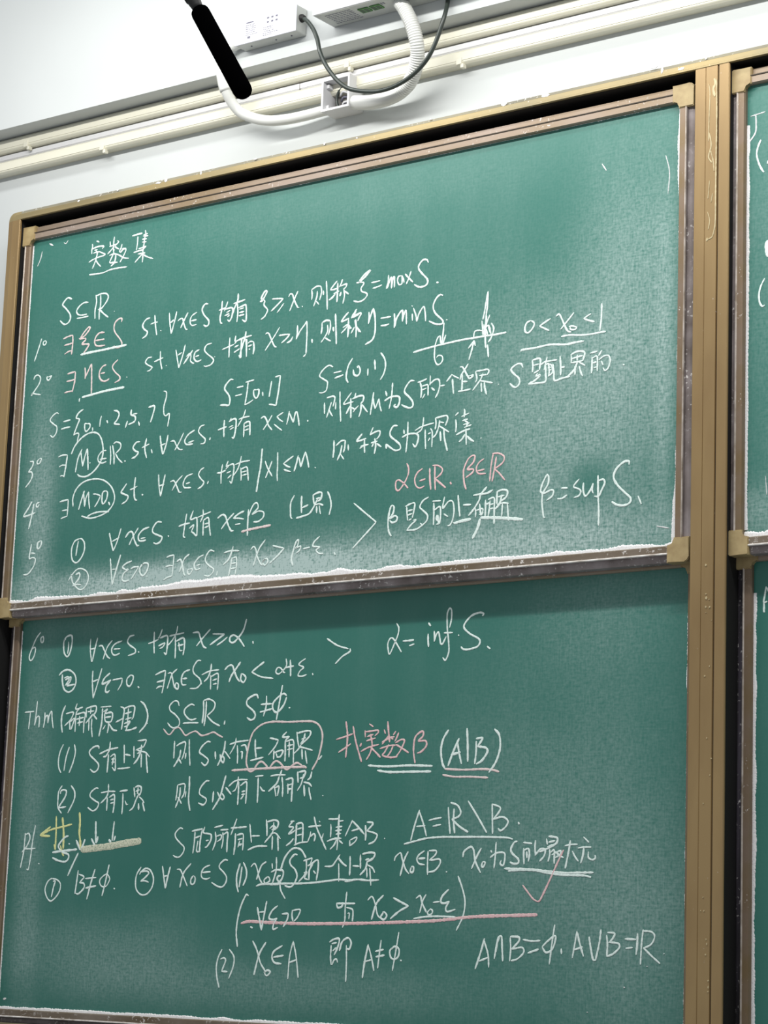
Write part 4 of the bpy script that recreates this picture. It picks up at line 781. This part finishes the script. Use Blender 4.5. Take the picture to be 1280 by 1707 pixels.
        '3362 3278 3379 3268 3381 3326;3368 3288 3403 3273 3414 3271 3409 3288 3386 3300;3385 3273 3409 3292 3429 3300;3434 3249 3465 3244 3499 3243;'
        '3462 3225 3452 3283 3438 3346;3472 3271 3486 3295 3504 3316;3527 3211 3556 3235;3500 3259 3534 3255 3568 3255;3531 3256 3526 3292 3516 3324;'
        '3554 3273 3555 3300 3575 3309 3589 3302 3587 3288;1.3:3121 3348 3207 3350 3277 3353 3359 3360 3428 3365 3514 3364 3582 3363;'
        '1.3:3142 3359 3171 3355 3277 3355 3347 3366 3428 3374 3531 3376 3570 3383')),
    'tick_mark': ('L', 'p', (
        '3220 3419 3245 3446 3275 3477 3298 3489;3298 3489 3310 3486 3338 3438 3371 3375 3398 3322 3428 3266')),
    'parenthesis_note': ('L', 'w', (
        '1667 3482 1652 3477 1622 3532 1605 3598 1601 3659 1612 3722;1724 3534 1738 3585 1755 3642;1780 3505 1766 3579 1755 3642;1736 3558 1772 3555;'
        '1848 3526 1814 3551 1798 3584 1824 3592 1848 3584;1848 3584 1828 3611 1826 3636 1854 3627;1875 3564 1914 3561;1914 3561 1909 3588 1886 3624;'
        '1938 3544 1936 3571 1944 3598;1938 3547 1983 3543 1971 3576 1948 3598;1686 3627 1701 3632;2196 3511 2251 3511 2305 3510;'
        '2196 3511 2204 3530 2224 3527 2237 3513;2254 3457 2248 3529 2248 3588 2236 3620;2255 3529 2289 3537 2294 3560 2292 3592;2263 3556 2273 3555 2271 3582;'
        '2376 3494 2400 3478 2419 3510 2435 3560 2457 3578;2466 3470 2426 3510 2401 3582;2469 3548 2453 3570 2471 3581 2487 3564 2476 3548 2462 3548;'
        '2521 3482 2563 3500 2608 3518;2608 3518 2558 3541 2508 3576;2648 3483 2671 3472 2682 3502 2708 3545;2704 3464 2685 3496 2671 3548;'
        '2727 3531 2714 3545 2721 3555 2738 3550 2741 3536 2727 3528;2743 3500 2779 3496;2827 3441 2792 3473 2786 3498 2806 3503 2833 3494;'
        '2833 3494 2814 3522 2821 3540 2867 3529;2638 3573 2715 3563 2788 3561 2868 3563;2875 3381 2904 3445 2917 3499 2908 3558 2874 3622')),
    'strike_line': ('L', 'p', (
        '1.9:1627 3612 1674 3602 1760 3604 1881 3606 2008 3607 2146 3604 2316 3600 2445 3595 2614 3588 2776 3579 2965 3560 3301 3546')),
    'second_step': ('L', 'w', (
        '1518 3735 1495 3777 1487 3821 1494 3870 1510 3916;1510 3782 1532 3776 1543 3787 1521 3839;1521 3839 1558 3840;1562 3734 1593 3769 1592 3813 1567 3871;'
        '1704 3692 1732 3733 1757 3792 1788 3829;1787 3696 1748 3754 1721 3850;1784 3821 1789 3845 1803 3850 1820 3833 1802 3826 1781 3837;'
        '1887 3710 1839 3736 1826 3763 1842 3789 1885 3794;1834 3765 1897 3755;1951 3687 1932 3760 1927 3862;1951 3690 1971 3759 1988 3855;1930 3787 1978 3772;'
        '2164 3688 2191 3674 2221 3673 2213 3711 2194 3746;2175 3701 2174 3754 2179 3791;2178 3695 2208 3689;2186 3727 2206 3711;'
        '2183 3791 2195 3769 2209 3764 2216 3779;2224 3726 2239 3684 2272 3667 2290 3688 2281 3717 2267 3715;2263 3699 2267 3773 2267 3865;'
        '2389 3692 2372 3769 2361 3845;2389 3697 2409 3751 2426 3811;2365 3772 2410 3762;2461 3671 2453 3734 2446 3799;2429 3724 2477 3714;2433 3748 2484 3739;'
        '2559 3634 2545 3721 2529 3808;2524 3705 2511 3722 2519 3749 2540 3756 2560 3742 2562 3710 2538 3699 2521 3711;2571 3759 2580 3762')),
    'conclusion': ('L', 'w', (
        '3027 3652 3008 3714 2981 3787;3023 3659 3047 3720 3053 3778;3001 3752 3051 3734;3107 3646 3092 3678 3081 3740;'
        '3088 3712 3099 3650 3116 3643 3121 3691 3126 3749;3162 3645 3166 3697 3162 3748;3162 3642 3207 3644 3208 3661 3172 3696;'
        '3172 3696 3225 3688 3234 3709 3202 3737 3169 3746;3228 3654 3274 3659 3319 3656;3255 3711 3312 3693;'
        '3328 3683 3349 3706 3381 3691 3396 3651 3392 3634 3356 3658 3328 3683;3391 3586 3380 3658 3367 3756;3426 3687 3428 3711;3504 3611 3494 3669 3483 3726;'
        '3505 3615 3518 3661 3539 3718;3490 3692 3534 3678;3565 3634 3574 3680 3587 3730 3599 3733;3624 3602 3617 3659 3599 3734;3652 3625 3657 3665 3655 3715;'
        '3656 3615 3691 3618 3684 3638 3664 3658;3664 3655 3711 3660 3716 3677 3685 3704 3654 3715;3742 3640 3797 3641;3747 3679 3782 3675;'
        '3804 3615 3803 3662 3798 3705;3831 3598 3824 3661 3820 3744;3827 3605 3870 3608 3887 3627 3870 3660 3832 3677;3832 3674 3871 3706 3914 3738;'
        '3931 3695 3934 3698')),
    'right_upper': ('RU', 'w', (
        '4400 235 4387 263 4380 297 4389 336 4403 367 4415 385;4436 335 4431 350;2:4438 693 4430 716 4438 766;'
        '4422 859 4404 890 4395 925 4398 962 4411 982 4422 977')),
    'right_lower': ('RL', 'w', (
        '4399 2175 4392 2216 4388 2242 4405 2239;4402 2181 4413 2202;4388 2242 4389 2260 4389 2282 4394 2281')),
}
SIDE = [(0.2758, -1.6317), (0.3175, -1.6281), (0.3711, -1.6234), (0.4239, -1.6163), (0.4801, -1.6098)]
WLABEL = {
 'heading': 'white underlined heading of three Chinese characters', 'set_inclusion': 'white formula S subset of R',
 'first_definition': 'white first definition line ending max S', 'first_definition_pink': 'pinkish quantifier opening the first definition',
 'second_definition': 'white second definition line ending min S', 'second_definition_pink': 'pinkish quantifier opening the second definition',
 'example_sets': 'white row of three example sets', 'number_line': 'white number line sketch with arrows', 'inequality_note': 'white underlined inequality',
 'third_definition': 'white third definition line with circled M', 'fourth_definition': 'white fourth definition line with circled M',
 'fifth_definition': 'white fifth definition in two circled steps', 'fifth_definition_pink': 'pink underline below beta',
 'field_note_pink': 'pink note on alpha and beta', 'least_upper_bound': 'white bracket and least upper bound note', 'supremum': 'white formula beta equals sup S',
 'sixth_definition': 'white sixth definition in two circled steps', 'infimum': 'white formula alpha equals inf S', 'theorem_statement': 'white theorem statement line',
 'theorem_marks': 'pink wavy line, ring and underlines', 'upper_bound_case': 'white first case line', 'lower_bound_case': 'white second case line',
 'proof_hint_pink': 'pink hint of three characters and beta', 'proof_hint': 'white A bar B with double underlines', 'proof_label': 'white proof label, ray sketch and first step',
 'proof_label_yellow': 'yellow arrow and ticks over the ray sketch', 'proof_first_line': 'white first proof sentence', 'proof_second_line': 'white second proof sentence with underline',
 'complement_note': 'white underlined formula for A', 'maximum_note': 'white note underlined twice', 'tick_mark': 'pink tick mark', 'parenthesis_note': 'white bracketed inequality',
 'strike_line': 'long pink line through the bracketed inequality', 'second_step': 'white second step line', 'conclusion': 'white conclusion formulas',
 'right_upper': 'white bracket strokes', 'right_lower': 'white letter fragment'}
HW = 0.00225
si = 0
for name, (bd, colr, data) in WRITING.items():
    root, yb = BOARD[bd]; bm = bmesh.new()
    for s in data.split(';'):
        k = 1.0
        if ':' in s: kk, s = s.split(':'); k = float(kk)
        v = [int(t) for t in s.split()]
        pts = [(v[i] / 2000, -v[i + 1] / 2000) for i in range(0, len(v), 2)]
        L = sum(math.dist(pts[i], pts[i + 1]) for i in range(len(pts) - 1))
        w = HW * k * rnd.uniform(0.85, 1.12)
        if L < 0.012: w *= 1.15
        strip_mesh(bm, pts, w, yb - 0.0003 - (si % 40) * 6e-6, 0.0005, 0.28, si); si += 1
    obj('chalk_lettering', bm, M_pale if name in ('first_definition_pink', 'second_definition_pink', 'theorem_marks', 'fifth_definition_pink') else {'w': M_chalk, 'p': M_pink, 'y': M_yel}[colr], root, label=WLABEL.get(name))
bm = bmesh.new()
strip_mesh(bm, SIDE, 0.0088, 0.0346, 0.0006, 0.12, 77, 0.003)
obj('chalk_lettering', bm, M_side, LL, label='thick cream band of chalk rubbed sideways')
# loose chalk scratches that belong to no letter
for root, yb, jobs in ((UL, 0.0, [([(1.80, -.10), (1.812, -.118)], .0016), ([(1.965, -.11), (1.975, -.15), (1.972, -.2)], .001), ([(1.955, -.945), (1.985, -.952)], .0012), ([(.06, -.012), (.075, -.02)], .002), ([(.115, -.018), (.122, -.022), (.13, -.014)], .0014), ([(.02, -.07), (.03, -.05), (.035, -.03)], .0012)]),
                       (LL, 0.035, [([(1.87, -1.92), (1.873, -1.921)], .003), ([(1.925, -1.875), (1.927, -1.876)], .002), ([(.035, -2.01), (.045, -2.008)], .003), ([(1.78, -1.975), (1.783, -1.975)], .0015)]),
                       (UR, 0.0, [([(2.175, -.06), (2.21, -.056)], .0014), ([(2.187, -.058), (2.188, -.08), (2.186, -.10), (2.17, -.12)], .0016), ([(2.215, -.86), (2.218, -.9)], .0008)])):
    bm = bmesh.new()
    for i, (p, hw) in enumerate(jobs): strip_mesh(bm, p, hw, yb - .0003, .0005, .4, 300 + i)
    obj('chalk_scratch', bm, M_dust, root)

# ------------------------------------------------------------------ cable trunking on the wall
def trunking(x0, x1, z0, z1, yf, mat, label, clips=(), ridge=True, seam=()):
    h = z1 - z0; c = min(0.006, h * .2)
    prof = [(0.06, z0), (yf + c, z0), (yf + .0015, z0 + c * .6), (yf, z0 + c), (yf, z0 + h * .24), (yf - .0014, z0 + h * .25), (yf - .0014, z0 + h * .80), (yf, z0 + h * .81), (yf, z1 - c), (yf + c, z1), (0.06, z1)]
    root = empty('cable_trunking', ((x0 + x1) / 2, 0.06, Z0 + z0), label, 'trunking')
    cv = obj('cover', extrude_x(bmesh.new(), prof, x0, x1), mat, root)
    for cx in clips:
        bm = bmesh.new()
        box(bm, cx - .008, cx + .008, yf - .0035, yf + .004, z0 - .001, z0 + h * .45, .0012)
        box(bm, cx + .004, cx + .013, yf - .002, yf + .012, z0 - .010, z0 + .001, .0012)
        obj('clip', bm, mat, root)
    for sx in seam: obj('joint_seam', B(sx - .0006, sx + .0006, yf - .0018, yf + .001, z0 + h * .1, z1 - h * .1), M_seam, cv)
    return root
trunking(-1.6, 5.2, 0.301, 0.3385, 0.033, M_cream, 'cream cable trunking running highest, right below the bulkhead', (-0.09, 1.03))
trunking(-1.6, 5.2, 0.2765, 0.300, 0.048, M_white, 'flat white cable trunking between the two cream ones', (), seam=(0.87,))
trunking(-1.6, 5.2, 0.236, 0.2725, 0.030, M_cream, 'cream cable trunking running lowest, just above the chalkboard frame', (0.205, 1.375))

# ------------------------------------------------------------------ boxes on the bulkhead
DR = empty('power_supply', (0.84, -0.02, Z0 + 0.384), 'white metal power supply box with printed label and black cable outlet', 'power supply')
bm = B(0.742, 0.939, -0.064, -0.0205, 0.3845, 0.455, 0.003)
obj('case', bm, M_alu, DR)
FC = obj('front_cover', B(0.741, 0.940, -0.0658, -0.062, 0.3838, 0.4562, 0.0015), M_label, DR)
obj('mounting_ear', B(0.716, 0.744, -0.0235, -0.0205, 0.395, 0.43, 0.002), M_alu, DR)
bm = bmesh.new(); r = random.Random(11)
for x0, zt, rows, wmax in ((0.778, 0.430, 6, .045), (0.835, 0.412, 5, .05)):
    for k in range(rows):
        x = x0; z = zt - k * .0052
        while x < x0 + wmax * r.uniform(.5, 1):
            w = r.uniform(.002, .007); box(bm, x, x + w, -.0661, -.0657, z, z + r.uniform(.0012, .002)); x += w + .0014
for k in range(6): box(bm, .846 + (k % 3) * .014, .853 + (k % 3) * .014, -.0661, -.0657, .424 + (k // 3) * .011, .4285 + (k // 3) * .011)
box(bm, .778, .802, -.0661, -.0657, .436, .4395); box(bm, .784, .793, -.0661, -.0657, .395, .401)
obj('label_print', bm, M_print, FC)
for x in (.78, .86, .91):
    obj('screw', lathe(bmesh.new(), (x, -.043, Z0 + .3846), (x, -.043, Z0 + .3825), [(0, .0022), (.001, .0024), (.002, .0015)], 12), M_print, DR)
bm = lathe(bmesh.new(), (0.938, -.043, Z0 + .424), (0.951, -.045, Z0 + .421), [(0, .0105), (.005, .0105), (.006, .0085), (.012, .0075), (.014, .006)], 20)
obj('cable_gland', bm, M_blkpl, DR, smooth=True)

CB = empty('control_box', (1.3, -0.02, Z0 + 0.388), 'white wall-mounted control box with two green sockets in its underside', 'control box')
obj('case', B(1.026, 1.47, -0.108, -0.0205, 0.388, 0.52, 0.0025), M_white, CB)
BP = obj('base_plate', B(1.031, 1.465, -0.104, -0.024, 0.3872, 0.3884), M_alu, CB)
for x in (1.146, 1.181):
    sk = obj('socket', B(x, x + .030, -.083, -.058, .3845, .3876, .001), M_green, CB)
    bm = bmesh.new()
    for k in range(2): box(bm, x + .003 + k * .0135, x + .0135 + k * .0135, -.080, -.061, .3842, .3848)
    obj('socket_hole', bm, M_dkgrn, sk)
bm = bmesh.new(); r = random.Random(5)
for k in range(7):
    x = 1.05 + r.uniform(0, .004); y = -.092 + k * .0085
    while x < 1.128: w = r.uniform(.003, .010); box(bm, x, x + w, y, y + .003, .3868, .3874); x += w + .002
for x in (1.215, 1.222): box(bm, x, x + .004, -.085, -.075, .3868, .3874)
obj('label_print', bm, M_print, BP)

# ------------------------------------------------------------------ junction box in the trunking run
JB = empty('junction_box', (1.022, 0.06, Z0 + 0.183), 'open square white junction box with wires inside, in the trunking run', 'junction box')
bm = bmesh.new(); t = .0055
x0, x1, z0, z1, yf, yb = .979, 1.066, .183, .267, 0.0, .0595
o4 = [(x0, z0), (x1, z0), (x1, z1), (x0, z1)]; i4 = [(x0 + t, z0 + t), (x1 - t, z0 + t), (x1 - t, z1 - t), (x0 + t, z1 - t)]
V = lambda P, y: [bm.verts.new((x, y, z + Z0)) for x, z in P]
of, fi, ob, ib = V(o4, yf), V(i4, yf), V(o4, yb), V(i4, yb - .004)
for k in range(4):
    q = (k + 1) % 4
    bm.faces.new((of[k], of[q], fi[q], fi[k])); bm.faces.new((of[k], ob[k], ob[q], of[q])); bm.faces.new((fi[k], fi[q], ib[q], ib[k]))
bm.faces.new(ob); bm.faces.new(ib)
obj('housing', bm, M_white, JB)
obj('back_wall', B(x0 + t, x1 - t, .05, .0555, z0 + t, z1 - t), M_box_in, JB)
bm = bmesh.new(); cx, cz = 1.025, .220
tube(bm, [(cx + .024 * math.cos(a), .028 + .002 * a, cz + .030 * math.sin(a)) for a in [k * math.pi / 6 for k in range(-2, 9)]], .0038, 10)
obj('wire_loop', bm, M_cable, JB, smooth=True)
for k, (c, z) in enumerate(((M_white, .232), (M_print, .218), (M_white, .205), (M_print, .197))):
    obj('wire', tube(bmesh.new(), [(1.008 + k * .004, .040, z), (1.025, .030 + k * .002, z + .006), (1.045, .036, z - .004 + k * .005)], .0028, 8), c, JB, smooth=True)
for z in (.198, .252): obj('lug', B(.9845, .993, .012, .030, z - .005, z + .005, .001), M_white, JB)

# ------------------------------------------------------------------ hoses and cable
CABLE = [(0.945, -.045, .422), (0.964, -.05, .409), (0.988, -.055, .381), (1.003, -.055, .35), (1.012, -.055, .318), (1.023, -.05, .289), (1.043, -.045, .257), (1.067, -.04, .229), (1.095, -.035, .209), (1.133, -.03, .197), (1.179, -.03, .188),
         (1.224, -.03, .19), (1.272, -.035, .2), (1.315, -.04, .221), (1.344, -.045, .246), (1.365, -.045, .287), (1.376, -.045, .318), (1.381, -.04, .346), (1.378, -.03, .374), (1.376, -.028, .389)]
c = obj('black_cable', tube(bmesh.new(), CABLE, .0054, 14), M_cable, smooth=True, origin=(1.15, -.04, Z0 + .188)); tag(c, 'black power cable looping down in front of the trunking', 'cable')
HOSE = [(1.258, -.062, .3895), (1.272, -.06, .37), (1.292, -.055, .327), (1.3, -.045, .286), (1.294, -.03, .256), (1.277, -.015, .228), (1.25, .0, .205), (1.218, .008, .191), (1.182, .012, .184), (1.143, .015, .184), (1.109, .018, .188), (1.066, .022, .198)]
def corr(s):
    k = max(0.0, min(1.0, (.27 - s) / .03))
    return .0172 + k * .0011 * math.sin(s * 2 * math.pi / .0058) + (1 - k) * .001
c = obj('corrugated_hose', tube(bmesh.new(), HOSE, corr, 22, .0011), M_tube, smooth=True, origin=(1.2, .0, Z0 + .19)); tag(c, 'white ribbed hose between control box and junction box', 'hose')
TUBE = [(0.742, -.034, .405), (0.722, -.036, .402), (0.702, -.042, .392), (0.690, -.044, .372), (0.685, -.044, .350), (0.687, -.043, .321), (0.693, -.035, .287), (0.700, -.015, .257), (0.716, .002, .234), (0.756, .010, .213), (0.802, .014, .199), (0.858, .017, .193), (0.912, .022, .194), (0.958, .026, .197), (0.982, .03, .199)]
TB = empty('plastic_conduit', (0.86, .02, Z0 + .18), 'smooth white plastic conduit curving into the junction box from the left', 'conduit')
obj('pipe', tube(bmesh.new(), TUBE, .0135, 20), M_tube, TB, smooth=True)
obj('coupling', tube(bmesh.new(), [(0.6865, -.0432, .327), (0.690, -.039, .302), (0.6935, -.034, .285)], .0158, 20), M_tube, TB, smooth=True)

# ------------------------------------------------------------------ microphone hanging in the room
MC = empty('hanging_microphone', (1.767, -1.2, Z0 - 0.32), 'black foam-covered microphone hanging slanted in front of the wall', 'microphone')
p0 = Vector((1.640, -1.2, Z0 - 0.128)); p1 = Vector((1.7665, -1.2, Z0 - 0.3245)); L = (p1 - p0).length
prof = [(0, .010), (.002, .0145), (.006, .0172), (.012, .0180), (L * .5, .0182), (L - .016, .0184), (L - .008, .0172), (L - .003, .0140), (L, .009)]
obj('windscreen', lathe(bmesh.new(), p0, p1, prof, 40), M_foam, MC, smooth=True)
d = (p0 - p1).normalized(); q0 = p0 - d * .004
obj('neck', lathe(bmesh.new(), q0, q0 + d, [(0, .0105), (.012, .0108), (.026, .0128), (.032, .0122), (.034, .0150), (.060, .0165), (.064, .0158), (.10, .0160), (.11, .011)], 28), M_blkpl, MC, smooth=True)
e = q0 + d * .105
obj('gooseneck', tube(bmesh.new(), [(e.x, e.y, e.z - Z0), (e.x - .03, -1.2, e.z - Z0 + .06), (e.x - .045, -1.2, e.z - Z0 + .2), (e.x - .05, -1.2, 1.2)], .006, 12, .02), M_blkpl, MC, smooth=True)
